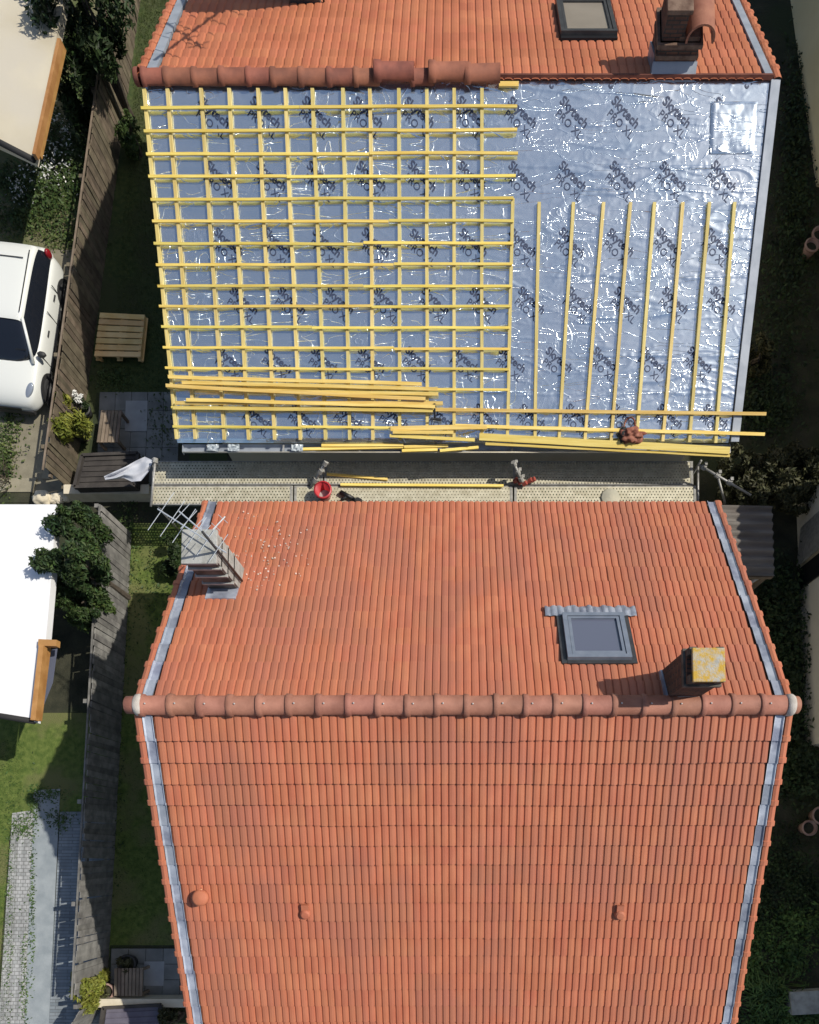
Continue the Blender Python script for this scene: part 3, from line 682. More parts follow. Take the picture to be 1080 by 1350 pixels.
# lettering printed on the foil
def text_mesh(body, size, bold):
    cu = bpy.data.curves.new('t', 'FONT'); cu.body = body; cu.size = size; cu.offset = bold; cu.align_x = 'LEFT'; cu.resolution_u = 3
    o = bpy.data.objects.new('t', cu); COL.objects.link(o); dg = bpy.context.evaluated_depsgraph_get(); dg.update()
    me = bpy.data.meshes.new_from_object(o.evaluated_get(dg)); bpy.data.objects.remove(o)
    bm = bmesh.new(); bm.from_mesh(me); bmesh.ops.remove_doubles(bm, verts=bm.verts, dist=1e-4)
    for _ in range(2):
        es = [e for e in bm.edges if e.calc_length() > .09]
        if es: bmesh.ops.subdivide_edges(bm, edges=es, cuts=1)
    bmesh.ops.triangulate(bm, faces=bm.faces); vs = [v.co.copy() for v in bm.verts]; bm.verts.index_update(); fs = [[v.index for v in f.verts] for f in bm.faces]; bm.free(); bpy.data.meshes.remove(me)
    return vs, fs
T1 = text_mesh('Skytech', .20, .0055); T2 = text_mesh('PRO XL', .175, .001)
def print_at(u, v, ang, n, lines=None):
    mb = MB(); ca, sa = math.cos(ang), math.sin(ang)
    for (vs, fs), ox, oy in (lines or ((T1, -.36, .03), (T2, -.30, -.155))):
        k = len(mb.v); keep = []
        for p in vs:
            x = p.x + ox; y = p.y + oy; uu = u + x * ca - y * sa; vv = v - (x * sa + y * ca); keep.append((uu, vv))
            mb.v.append(TF.P(uu, vv, foil_h(uu, vv) + .007))
        for f in fs:
            if all(-5.66 < keep[i][0] < 5.68 and .06 < keep[i][1] < 5.9 for i in f): mb.f.append(tuple(k + i for i in f)); mb.mi.append(0)
    if len(mb.f) > (0 if lines is None and n == 99 else .4 * (len(T1[1]) + len(T2[1]))):
        o = link('lettering', mb.mesh('lettering', M['ink']), foil)
step = .945
for py, xs in ((157, 823), (241, 820), (328, 817), (404, 826), (482, 798), (556, 822)):
    u_ref, v_ref = TF.uv(xs, py, .01)
    for n_ in range(-8, 4):
        print_at(u_ref + step * n_, v_ref, R_(-38) + rnd.gauss(0, .03), n_)
for px in (727, 805, 985):                                   # turned print on the strip folded over the ridge
    u_, v_ = TF.uv(px, 108, .01); print_at(u_ - .1, v_ - .27, R_(132), 99)

# counter battens, then battens nailed across them
CB = [(190, 117, 233, 579), (221, 117, 258, 579), (265, 117, 296, 580), (302, 117, 328, 580), (340, 117, 362, 580), (376, 117, 396, 580), (412, 117, 429, 580), (452, 117, 461, 580), (488, 117, 492, 580), (526, 117, 527, 580), (563, 117, 563, 580), (599, 117, 599, 580), (636, 117, 635, 580), (676, 262, 669, 582),
      (710.6, 267, 705, 581), (756, 267, 737, 581), (796, 267, 771, 581), (831, 267, 805.6, 581), (862.6, 267, 839, 581), (900.6, 267, 874, 582), (935, 267, 909, 583), (968, 267, 943.5, 584)]
for x0_, y0_, x1_, y1_ in CB:
    a = TF.uv(x0_, y0_, .04); b = TF.uv(x1_, y1_, .04)
    TF.bar(a, b, .062, .045, .022, 'counter_batten', M['counter'], ht, .006)
H = .068
BT = [(186, 142, 682, 140), (190, 173, 682, 171), (193, 203, 683, 202), (196, 233, 680, 232), (199, 263, 677, 261), (201, 291.5, 677, 291), (203, 321, 676, 321), (206, 349, 675, 348), (208, 377, 674, 377), (210, 404, 673, 404), (213, 431, 672, 432), (215, 458, 671, 460), (218, 485, 671, 487), (221, 511, 670, 514), (226, 537, 585, 539), (228, 562, 530, 564)]
for x0_, y0_, x1_, y1_ in BT:
    ua_, ub_ = TF.uv(x0_, y0_, H + .02), TF.uv(x1_, y1_, H + .02); cut = rnd.uniform(.3, .7)     # two lengths butted over a counter batten
    mid_ = (ua_[0] + (ub_[0] - ua_[0]) * cut, ua_[1] + (ub_[1] - ua_[1]) * cut); j_ = rnd.uniform(-.012, .012)
    TF.bar(ua_, (mid_[0] - .004, mid_[1] + j_), .043, .036, H, 'batten', M['batten'], ht, .005); TF.bar((mid_[0] + .004, mid_[1] - j_), ub_, .043, .036, H + .001, 'batten', M['batten'], ht, .005)
for (x0_, y0_, x1_, y1_) in ((572, 540, 1010, 545.5), (600, 561, 1008, 572.5)):
    o = TF.bar(TF.uv(x0_, y0_, H + .02), TF.uv(x1_, y1_, H + .02), .062, .040, H + .002, 'batten', M['loose'], ht, .005); o['label'] = 'pale batten running past the verge'
TF.bar(TF.uv(658, 111, .05), TF.uv(684, 111, .05), .07, .05, .02, 'ridge_batten', M['loose'], ht)
# eaves board at the right half
TF.bar(TF.uv(632, 576, .1), TF.uv(962, 594, .1), .135, .05, .07, 'eaves_board', M['loose'], ht, .004)
TF.bar(TF.uv(640, 585, .06), TF.uv(962, 601, .06), .05, .05, .03, 'eaves_batten', M['batten'], ht, .004)
# gutter: half round channel full of scraps
g0 = TF.P(-5.72, 6.06, -.10); g1 = TF.P(5.78, 6.06, -.10)
q = MB(); n_ = 10
for e_, P_ in ((0, g0), (1, g1)):
    for i in range(n_ + 1):
        t = math.pi * i / n_; q.v.append(P_ + Vector((0, -math.cos(t) * .085 - .02, -math.sin(t) * .085)))
for i in range(n_): q.f.append((i, i + 1, n_ + 2 + i, n_ + 1 + i)); q.mi.append(0)
me = q.mesh('gutter', M['zinc'], smooth=True); gut = link('gutter', me, ht)
mb = MB(); mb.tube(g0 + Vector((0, -.11, .005)), g1 + Vector((0, -.11, .005)), .014, n=8); mb.build('gutter_bead', M['beige'], gut, smooth=True)
for xx in (g0.x, g1.x): MB().box((xx, g0.y - .02, g0.z - .04), (.012, .19, .10)).build('gutter_end', M['zinc'], gut)
for xx in (-5.2, -3.6, -2.0, -.4, 1.2, 2.8, 4.4): MB().box((xx, g0.y + .0, g0.z + .01), (.035, .22, .01)).build('gutter_bracket', M['scaf'], gut)

# roof window of the upper house (its blind is down)
a = TB.uv(740, 50, .1); b = TB.uv(815, 51, .1)
roof_window(ht, TB, a[0], b[0], a[1] + .12, a[1] + 1.75, M['win_dark'], M['blind'])
TB.box(a[0], b[0], a[1] + .01, a[1] + .115, .02, .10).build('window_hood', M['black'], ht)
# right chimney, brick with a clay barrel cowl
p = TB.P(*TB.uv(886, 98)); cx, cy = p.x, TR.y + .12; zt = 5.34
mb = MB(); mb.prism([(cx - .37, cy), (cx + .33, cy), (cx + .33, cy + .62), (cx - .37, cy + .62)], 4.2, zt); me = mb.mesh('chimney', M['brick']); uvbox(me); c3 = link('chimney', me, ht)
for zz, e_ in ((zt - .26, .03), (zt - .07, .05)):
    mb = MB(); mb.prism([(cx - .37 - e_, cy - e_), (cx + .33 + e_, cy - e_), (cx + .33 + e_, cy + .62 + e_), (cx - .37 - e_, cy + .62 + e_)], zz, zz + .07); mb.build('chimney_band', M['brown_stone'], c3)
mb = MB(); mb.prism([(cx - .35, cy + .03), (cx + .02, cy + .03), (cx + .02, cy + .60), (cx - .35, cy + .60)], zt + .002, zt + .42); me = mb.mesh('stack', M['brick']); uvbox(me); link('stack', me, c3)
MB().box((cx - .165, cy + .31, zt + .46), (.44, .64, .07)).build('chimney_slab', M['brown_stone'], c3, bevel=.015)
MB().box((cx + .13, cy + .31, zt + .035), (.36, .58, .07)).build('chimney_slab', M['brown_stone'], c3, bevel=.01)
q = MB(); n_ = 16; cc = Vector((cx + .30, cy - .04, zt + .07)); L_ = .70
for rr in (.25, .215):
    for y in (0, L_):
        for i in range(n_ + 1):
            t = math.pi * (i / n_) * 1.15 - .075 * math.pi; q.v.append(cc + Vector((math.cos(t) * rr, y, math.sin(t) * rr)))
m_ = n_ + 1
for i in range(n_):
    for k0, k1 in ((0, m_), (2 * m_, 3 * m_), (0, 2 * m_), (m_, 3 * m_)): q.f.append((k0 + i, k0 + i + 1, k1 + i + 1, k1 + i)); q.mi.append(0)
q.build('cowl', M['clay_pipe'], c3, smooth=True)
mb = MB(); mb.prism([(cx - .42, cy - .16), (cx + .38, cy - .16), (cx + .38, cy - .004), (cx - .42, cy - .004)], 4.5, [4.90, 4.90, 5.04, 5.04]); mb.build('flashing', M['zinc'], c3)
for s_ in (-1, 1):
    xx = cx + (-.37 if s_ < 0 else .33) + s_ * .02; mb = MB(); mb.box((xx, cy + .3, 4.86), (.03, .62, .22), Matrix.Rotation(R_(-22.9), 3, 'X')); mb.build('flashing', M['lead'], c3)
# left chimney and antenna of the upper house: just above the frame, their shade falls on the tiles
tp = TB.P(*TB.uv(262, 6, .07)) + SUN * (2.6 / SUN.z); cx, cy = tp.x, tp.y - .3; bz = TB.o.z - (cy - TR.y) * math.tan(R_(22.9))
mb = MB(); mb.prism([(cx - .30, cy), (cx + .30, cy), (cx + .30, cy + .62), (cx - .30, cy + .62)], bz - .6, tp.z - .08); c4 = mb.build('chimney', M['conc_dark'], ht)
mb = MB(); mb.prism([(cx - .36, cy - .05), (cx + .36, cy - .05), (cx + .36, cy + .67), (cx - .36, cy + .67)], tp.z - .08, tp.z + .02); mb.build('chimney_slab', M['conc'], c4)
def over(px, py, z): q_ = TB.P(*TB.uv(px, py, .07)); return q_ + SUN * ((z - q_.z) / SUN.z)
antenna_on(c4, Vector((cx + .36, cy + .1, bz)), 3.0, [(over(312, -6, tp.z + .9), over(200, 78, tp.z + .9), .5, 6), (over(215, 28, tp.z + 1.2), over(268, 64, tp.z + 1.2), .3, 4)], .03, .014)

# ------------------------------------------------------------------ fences: every plank an object
def plank_fence(label, p0, p1, h, m, seed, pitch=.138, capm=None):
    p0 = Vector((p0.x, p0.y, 0)); p1 = Vector((p1.x, p1.y, 0)); d = p1 - p0; ln = d.length; d.normalize(); nrm = Vector((d.y, -d.x, 0))
    if nrm.x < 0: nrm = -nrm                         # towards the house
    root = empty('fence', p0, label, 'fence', None); r = random.Random(seed)
    pm = []
    for k in range(4):
        mb = MB(); hh = h; mb.box((0, 0, hh / 2), (pitch - .006, .024, hh)); pm.append(mb.mesh('plank', m, bevel=.004 if k == 0 else .003))
    n = int(ln / pitch); ang = math.atan2(d.y, d.x)
    for i in range(n):
        c = p0 + d * (pitch * (i + .5)) + nrm * (.012 + r.uniform(-.006, .006))
        mw = Matrix.Translation(c + Vector((0, 0, r.uniform(.0, .035)))) @ Matrix.Rotation(ang + r.gauss(0, .02), 4, 'Z') @ Matrix.Rotation(r.gauss(0, .012), 4, 'Y') @ Matrix.Rotation(r.gauss(0, .01), 4, 'X')
        link('plank', pm[r.randrange(4)], root, mw)
    for z in (.35, h - .3):
        mb = MB(); a = p0 - nrm * .04 + Vector((0, 0, z)); b = p1 - nrm * .04 + Vector((0, 0, z)); c = (a + b) / 2
        mb.box(c, (ln, .05, .09), Matrix.Rotation(ang, 3, 'Z')); mb.build('rail', m, root)
    for i in range(int(ln / 2.2) + 1):
        c = p0 + d * (2.2 * i) - nrm * .12; MB().box((c.x, c.y, h / 2), (.09, .09, h)).build('post', m, root)
    if capm:
        mb = MB(); c = (p0 + p1) / 2 + Vector((0, 0, h + .045)) - nrm * .02; mb.box(c, (ln, .035, .03), Matrix.Rotation(ang, 3, 'Z')); mb.build('cap_rail', capm, root)
    return root
plank_fence('brown plank fence between the white car and the half stripped house', W(216, -230), W(96, 655), 1.2, M['fence'], 1, capm=M['table'])
plank_fence('grey plank fence beside the fully tiled red house', W(173, 704), W(141, 1300), 1.46, M['fence_grey'], 2, capm=M['fence_grey'])
plank_fence('short grey fence running out from the low beige wall', W(141, 1316), W(98, 1384), 1.2, M['fence_grey'], 3)

# ------------------------------------------------------------------ neighbouring buildings
def left_building(poly, h, roof_m, label, edge, gut, loc):
    root = empty('building', loc, label, 'building')
    pts = [W(x, y, h) for x, y in poly]; pl = [(p.x, p.y) for p in pts]
    ins = [((p.x - loc[0]) * .55 + loc[0] - 1.2, (p.y - loc[1]) * .55 + loc[1] + .8) for p in pts]
    mb = MB(); mb.prism(ins, 0, h - .21); mb.build('wall', M['white_wall'], root)
    mb = MB(); mb.prism(pl, h - .20, h); mb.build('roof', roof_m, root)
    for a, b, wd, z, m, nm in edge:
        pa, pb = W(*a, z), W(*b, z); d = pb - pa; mb = MB(); mb.box((pa + pb) / 2, (d.length, wd, .14), Matrix.Rotation(math.atan2(d.y, d.x), 3, 'Z')); mb.build(nm, M[m], root)
    a, b = gut; pa, pb = W(*a, h - .02), W(*b, h - .02); mb = MB(); mb.tube(pa, pb, .06, n=10); mb.build('gutter', M['black_rough'], root, smooth=True)
    return root
HB = 2.7
lb = left_building([(-130, 665), (74, 665), (68, 760), (60, 850), (46, 952), (-130, 925)], HB, M['white_roof'], 'flat building with bright white roof and orange wood edge next to grey fence',
    [((57, 852), (46, 950), .10, HB + .08, 'orange_wood', 'wood_trim'), ((63, 853), (51, 950), .06, HB - .12, 'orange_wood', 'wood_trim'), ((53, 848), (77, 849), .13, HB + .06, 'orange_wood', 'wood_trim')], ((-60, 934), (46, 951)), (-11.5, 5.5, 0))
q = MB(); q.quad(W(62, 858, 2.3), W(76, 855, 2.3), W(70, 900, 2.3), W(56, 935, 2.3)); q.quad(W(62, 858, 2.3), W(56, 935, 2.3), W(56, 935, 2.2), W(62, 858, 2.2)); q.build('pane', M['glass'], lb)
lb2 = left_building([(-150, -70), (98, -70), (74, 50), (59, 130), (44, 209), (-150, 120)], HB, M['cream_roof'], 'flat building with cream roof and orange wood edge at the white flowers',
    [((80, 55), (47, 207), .07, HB + .06, 'orange_wood', 'wood_trim'), ((84, 62), (52, 206), .05, HB - .13, 'orange_wood', 'wood_trim')], ((-60, 157), (45, 211)), (-11.6, 20.5, 0))
def right_building(foot, h, m, label, loc):
    root = empty('building', loc, label, 'building'); MB().prism(foot, 0, h).build('wall', M[m], root)
    cx = sum(p[0] for p in foot) / len(foot); cy = sum(p[1] for p in foot) / len(foot)
    MB().prism([(cx + (p[0] - cx) * 1.02, cy + (p[1] - cy) * 1.02) for p in foot], h, h + .15).build('roof', M['tile_old'], root); return root
a, b = W(1034, -60), W(1076, 246)
right_building([(a.x, a.y), (b.x, b.y), (b.x + .5, b.y - .1), (b.x + 1.0, 9.5), (22, 9.5), (22, 30), (a.x, 30)], 5.0, 'cream_wall', 'cream walled neighbour house beyond the foil covered roof', (14, 18, 0))
a, b = W(1050, 668), W(1062, 985)
rb = right_building([(a.x, 8.2), (a.x, a.y), (b.x, b.y), (b.x + .9, b.y), (b.x + 1.4, -9), (18, -9), (18, 8.2)], 5.0, 'pale_wall', 'pale neighbour house wall beside the corrugated shed roof', (13, 1, 0))  # wing past the visible corner is unseen, added to shade the right strip
# open shutter and black slab standing for the shade inside the wall opening
p = W(1052, 715); MB().box((p.x - .06, p.y - .2, 1.3), (.05, .95, 2.2), Matrix.Rotation(R_(-8), 3, 'Z')).build('shutter', M['scaf'], rb)
MB().box((p.x - .0, p.y - .95, 1.2), (.08, .5, 2.3)).build('dark_opening', M['black'], rb)

# ------------------------------------------------------------------ corrugated lean-to roof
sh = empty('shed', W(985, 715), 'weathered corrugated lean-to roof by the right verge of the tiled house', 'shed')
q = MB(); x0_, x1_ = W(925, 700, 2.3).x, W(1019, 700, 2.3).x; ya, yb = W(985, 668, 2.3).y, W(985, 760, 2.3).y; n_ = 64
for i in range(n_ + 1):
    y = ya + (yb - ya) * i / n_; z = .034 * math.cos(2 * math.pi * (ya - y) / .19)
    for x in (x0_, x1_): q.v.append(Vector((x, y, 2.3 + z + .06 * (x1_ - x) / (x1_ - x0_))))
for i in range(n_): k = 2 * i; q.f.append((k, k + 2, k + 3, k + 1)); q.mi.append(0)
M['corr'] = mat('weathered_sheet', (.10, .085, .07), .8, (.20, .18, .155), 4, .3, 30, stretch=(.3, 1, 1), col3=(.13, .10, .08))
q.build('corrugated_sheet', M['corr'], sh, smooth=True)
MB().box(((x0_ + x1_) / 2, yb + .03, 2.2), (x1_ - x0_, .06, .12)).build('beam', M['table'], sh)
for x, y in ((x1_ - .1, yb + .1), (x1_ - .1, ya - .1)): MB().box((x, y, 1.08), (.1, .1, 2.15)).build('post', M['table'], sh)
mb = MB(); mb.tube((x1_ - .25, yb + .05, 2.1), (x1_ - 1.15, yb - .45, 1.7), .04, n=8); mb.build('brace', M['scaf'], sh)

# ------------------------------------------------------------------ scaffold in front of the stripped house
DZ = 1.6
sc = empty('scaffold', W(560, 640), 'dusty scaffold with perforated steel decks below the eaves gutter', 'scaffold')
def deck(px0, px1, py0, py1, m, side=True):
    a = W(px0, py0, DZ); b = W(px1, py0, DZ); c = W(px1, py1, DZ); d = W(px0, py1, DZ)
    x0, x1 = (a.x + d.x) / 2, (b.x + c.x) / 2; z = DZ + rnd.uniform(-.006, .006)
    q = MB(); q.cur = 0; q.quad((x0, c.y, z), (x1, c.y, z), (x1, a.y, z), (x0, a.y, z)); q.cur = 1
    for y in (a.y, c.y): q.box(((x0 + x1) / 2, y + (-.012 if y == a.y else .012), z - .028), (x1 - x0, .022, .07))
    for x in (x0, x1): q.box((x + (.03 if x == x0 else -.03), (a.y + c.y) / 2, z - .025), (.055, a.y - c.y - .05, .065))
    return q.build('deck_panel', [m, M['scaf_dust']], sc)
M['deck_wood'] = mat('grey_ply_deck', (.42, .39, .29), .85, (.56, .52, .40), 2.5, .2, 30, stretch=(.25, 1, 1), col3=(.36, .36, .30), scale3=1.2)
for x0_, x1_, m in ((201, 426, M['perf']), (428, 680, M['perf']), (682, 914, M['perf'])): deck(x0_, x1_, 608, 639, m)
for x0_, x1_, m in ((199, 386, M['perf']), (388, 676, M['perf_fine']), (678, 918, M['perf'])): deck(x0_, x1_, 640.5, 665.5, m)
for px in (206, 428, 681, 922):
    for py, top in ((611, .12), (665, -.15)):
        p = W(px, py, DZ); mb = MB(); mb.tube((p.x, p.y, .02), (p.x, p.y, DZ + top), .026, n=10); mb.build('standard', M['scaf'], sc, smooth=True)
    a = W(px, 611, DZ); b = W(px, 665, DZ); mb = MB(); mb.tube((a.x, a.y, DZ - .09), (b.x, b.y, DZ - .09), .026, n=10); mb.build('transom', M['scaf'], sc, smooth=True)
def coupled(a, b, rings, r=.026, mm='scaf_dust'):
    a, b = Vector(a), Vector(b); mb = MB(); mb.tube(a, b, r, n=10); t = mb.build('tie_tube', M['scaf'], sc, smooth=True)
    for s_ in rings:
        c = a.lerp(b, s_); d = (b - a).normalized(); q = MB(); q.tube(c - d * .05, c + d * .05, .055, n=9); q.box(c + d.orthogonal() * .06, (.06, .07, .05)); q.build('coupler', M[mm], t)
coupled(W(411, 641, DZ + .05), W(430, 609, DZ + .55), (.25, .62, .95), .032)
coupled(W(691, 640, DZ + .05), W(677, 610, DZ + .6), (.3, .6, .95), .032)
coupled(W(922, 613, DZ + .45), W(990, 653, DZ + .25), (.08, .35, .58), .026)
coupled(W(947, 630, DZ + .2), W(956, 664, DZ - .2), ())
coupled(W(205, 605, DZ + .3), W(199, 668, DZ + .02), (.03,))
for px, py in ((680, 634), (686, 636), (692, 638), (699, 634), (703, 633)):
    p = W(px, py, DZ + .12); q = MB(); q.tube(p - Vector((.035, .0, .03)), p + Vector((.035, .02, .03)), .05, n=9); o = q.build('red_coupler', M['red_paint'], sc)
p = W(805, 656, DZ + .02); q = MB(); q.lathe(p, [(.22, -.01), (.20, .02), (.12, .05), (.04, .07), (.001, .07)], 12); o = q.build('sand_heap', M['deck_wood']); tag(o, 'small pale heap of mortar dust on the right perforated deck', 'mortar dust')

# ------------------------------------------------------------------ loose laths
def lath(a, b, h, lab, grp, wd=.062, th=.042, m='loose'):
    o = TF.bar(TF.uv(*a, h), TF.uv(*b, h), wd, th, h - th / 2, 'batten', M[m], None, .006); tag(o, lab, 'batten', grp); return o
G1 = 'loose battens lying across the lower left battens'
for a, b, h, lab in (((222, 497), (556, 506), .135, 'uppermost loose batten of the long pile on the lower left roof'),
                     ((240, 504), (577, 513), .14, 'second loose batten down the pile, reaching furthest right of the upper ones'),
                     ((219, 508.5), (561, 526), .19, 'slanting loose batten whose pale end juts over the left verge'),
                     ((300, 515), (578, 520), .14, 'short loose batten under the slanting one in the pile'),
                     ((246, 527), (574, 536), .185, 'loose batten crossing just above the two lowest of the pile'),
                     ((231, 531), (584, 531.5), .14, 'straight loose batten second from the bottom of the pile'),
                     ((228, 538), (571, 541), .145, 'lowest loose batten of the long pile, ending near the hammer')):
    lath(a, b, h, lab, G1)
G2 = 'short battens lying at the eaves'
for a, b, h, lab in (((515, 565), (642, 563), .135, 'wide short batten lying on the lowest course left of the eaves board'),
                     ((514, 574), (626, 580), .13, 'thin short batten lying just above the gutter'),
                     ((518, 570), (598, 569.5), .17, 'shortest batten on top of the wide short one')):
    lath(a, b, h, lab, G2, .085 if h == .135 else .06)
G3 = 'offcut battens lying in the gutter'
def free_lath(a, za, b, zb, lab, grp, wd=.06, th=.04, m='loose'):
    pa, pb = W(*a, za), W(*b, zb); d = pb - pa; mw = Matrix((d.normalized(), Vector((0, 0, 1)).cross(d.normalized()).normalized(), d.normalized().cross(Vector((0, 0, 1)).cross(d.normalized()).normalized()))).transposed().to_4x4(); mw.translation = (pa + pb) / 2
    mb = MB(); mb.box((0, 0, 0), (d.length, wd, th)); o = mb.build('batten', M[m], None, bevel=.004, mw=mw); tag(o, lab, 'batten', grp)
gz = g0.z + .02
for a, b, dz, lab in (((399, 592.5), (534, 589.5), .03, 'longest offcut lying in the gutter left of the middle'), ((424, 587.5), (532, 587), .06, 'offcut resting on the roof side of the longest gutter offcut'),
                      ((530, 594.5), (577, 593), .03, 'stubby offcut in the gutter between two longer ones'), ((533, 589.5), (591, 588), .06, 'offcut on the roof side of the stubby gutter offcut'), ((580, 594.5), (631, 590), .05, 'tilted offcut in the gutter ending at the eaves board')):
    free_lath(a, gz + dz, b, gz + dz, lab, G3)
free_lath((431, 625), DZ + .04, (511, 632), DZ + .04, 'short slanting batten lying on the deck behind the red bucket', 'battens on the scaffold deck', .05)
free_lath((449, 639), DZ + .06, (664, 640.5), DZ + .06, 'long batten lying straight along the scaffold deck', 'battens on the scaffold deck', .055)

# hammer hung on the battens
u, v = TF.uv(573, 532, .17); u2, v2 = TF.uv(573.5, 552, .14)
hm = empty('hammer', TF.P(u2, v2, .12), 'dark claw hammer lying across the battens right of the batten pile', 'hammer')
mb = MB(); mb.tube(TF.P(u, v, .19), TF.P(u2, v2, .16), .020, .016, 8); mb.build('handle', M['black_rough'], hm, smooth=True)
q = MB(); c = TF.P(u2, v2 + .01, .16); q.tube(c - Vector((.10, 0, 0)), c + Vector((.03, 0, 0)), .012, .026, 8); q.tube(c + Vector((.03, 0, 0)), c + Vector((.13, -.02, .01)), .03, .03, 10); q.build('head', M['mast'], hm)
# crumpled bag of rust leather
def blob(name, c, r3, seed, m, sl=None, amp=.35, freq=3.2, parent=None):
    bm = bmesh.new(); bmesh.ops.create_icosphere(bm, subdivisions=4, radius=1)
    for vv in bm.verts:
        p = vv.co.copy(); k = 1 + amp * noise.noise(p * freq * .5 + Vector((seed, 0, 0))) + amp * .5 * abs(noise.noise(p * freq + Vector((0, seed, 0))))
        q_ = Vector((p.x * r3[0], p.y * r3[1], max(-.35, p.z) * r3[2])) * k; vv.co = (sl.x * q_.x - sl.d * q_.y + sl.n * q_.z if sl else q_)
    me = bpy.data.meshes.new(name); bm.to_mesh(me); bm.free(); me.materials.append(m); me.polygons.foreach_set('use_smooth', [True] * len(me.polygons)); o = link(name, me, parent, Matrix.Translation(c)); return o
u, v = TF.uv(832, 574, .15)
bag = empty('tool_bag', TF.P(u, v, .1), 'crumpled rust red tool bag lying on the battens by the eaves board', 'bag')
blob('pouch', TF.P(u + .02, v, .15), (.20, .13, .085), 4, M['rust_cloth'], TF, parent=bag, amp=.75, freq=4.5)
blob('flap', TF.P(u - .14, v - .02, .12), (.10, .14, .07), 9, M['black_rough'], TF, parent=bag)
q = MB(); n_ = 14; rr = .018
pts = [TF.P(u - .04 + .11 * math.cos(t) , v - .13 - .20 * max(0, math.sin(t)), .14 + .05 * math.sin(t * 2)) for t in [math.pi * i / n_ for i in range(n_ + 1)]]
for i in range(n_): q.tube(pts[i], pts[i + 1], rr, n=6)
q.build('strap', M['rust_cloth'], bag, smooth=True)

# red bucket and black tool on the deck
p = W(429, 655, DZ); bk = empty('bucket', (p.x, p.y, DZ), 'red plastic bucket standing on the scaffold deck', 'bucket')
q = MB(); q.lathe((p.x, p.y, DZ + .01), [(.001, .012), (.125, .012), (.17, .30), (.165, .30), (.12, .03), (.001, .03)], 24); q.build('bucket_wall', M['red_plastic'], bk, smooth=True)
q = MB(); q.lathe((p.x, p.y, DZ + .30), [(.165, 0), (.198, .0), (.198, .025), (.165, .03)], 24); q.build('rim', M['red_plastic'], bk, smooth=True)
q = MB(); n_ = 12; pts = [Vector((p.x + .19 * math.cos(t), p.y - .16 * math.sin(t), DZ + .31 - .05 * math.sin(t))) for t in [math.pi * i / n_ for i in range(n_ + 1)]]
for i in range(n_): q.tube(pts[i], pts[i + 1], .007, n=6)
q.build('handle', M['scaf'], bk)
q = MB(); q.lathe((p.x, p.y, DZ + .05), [(.001, .03), (.12, .02)], 20); q.build('mortar', M['conc'], bk)
a, b = W(449, 649, DZ + .07), W(471, 660, DZ + .07); tl = empty('power_tool', (a.x, a.y, DZ), 'black power tool lying on the deck right of the red bucket', 'power tool')
q = MB(); q.tube(a, a.lerp(b, .75), .055, .045, 12); q.tube(a.lerp(b, .75), b, .035, .028, 10); q.build('tool_body', M['black'], tl, smooth=True)
q = MB(); q.box(b + Vector((.03, .0, -.01)), (.13, .10, .10), Matrix.Rotation(-.4, 3, 'Z')); q.build('battery', M['black_rough'], tl, bevel=.012)
q = MB(); q.tube(a.lerp(b, .45), a.lerp(b, .35) + Vector((-.12, -.10, -.02)), .03, .028, 8); q.build('grip', M['black_rough'], tl, smooth=True)
# white sheet hanging off the scaffold end
q = MB(); top = [(137, 628), (150, 622), (166, 615), (180, 607), (191, 602), (202, 607)]; bot = [(139, 633), (152, 632), (163, 630), (174, 635), (186, 634), (196, 622)]
def lerp_list(L_, t):
    k = min(len(L_) - 2, int(t * (len(L_) - 1))); f = t * (len(L_) - 1) - k; return (L_[k][0] * (1 - f) + L_[k + 1][0] * f, L_[k][1] * (1 - f) + L_[k + 1][1] * f)
nu, nv = 40, 14
for j in range(nv + 1):
    for i in range(nu + 1):
        s_, t_ = i / nu, j / nv; a = lerp_list(top, s_); b = lerp_list(bot, s_); z = 1.4 + .30 * s_ + .05 * math.sin(t_ * 9 + s_ * 4) + .05 * noise.noise((s_ * 5, t_ * 3, 2))
        q.v.append(W(a[0] * (1 - t_) + b[0] * t_, a[1] * (1 - t_) + b[1] * t_, z))
for j in range(nv):
    for i in range(nu): k = j * (nu + 1) + i; q.f.append((k, k + 1, k + nu + 2, k + nu + 1)); q.mi.append(0)
o = q.build('cloth', M['cloth'], None, smooth=True); tag(o, 'white sheet of cloth hanging off the left end of the scaffold', 'cloth')
# plastic scraps in the gutter
for px, lab in ((281, 'clear plastic scrap in the gutter nearest its left end'), (308, 'greenish clear plastic scrap in the gutter, second from the left end'), (392, 'clear plastic scrap in the gutter left of the longest offcut')):
    q = MB(); n_ = 8; c = W(px, 590, gz + .05)
    for j in range(n_ + 1):
        for i in range(n_ + 1): q.v.append(c + Vector(((i / n_ - .5) * .24, (j / n_ - .5) * .14, .05 * noise.noise((i * .5 + px, j * .5, 1)))))
    for j in range(n_):
        for i in range(n_): k = j * (n_ + 1) + i; q.f.append((k, k + 1, k + n_ + 2, k + n_ + 1)); q.mi.append(0)
    o = q.build('plastic_scrap', M['plastic'], None); tag(o, lab, 'plastic scrap', 'plastic scraps in the gutter')

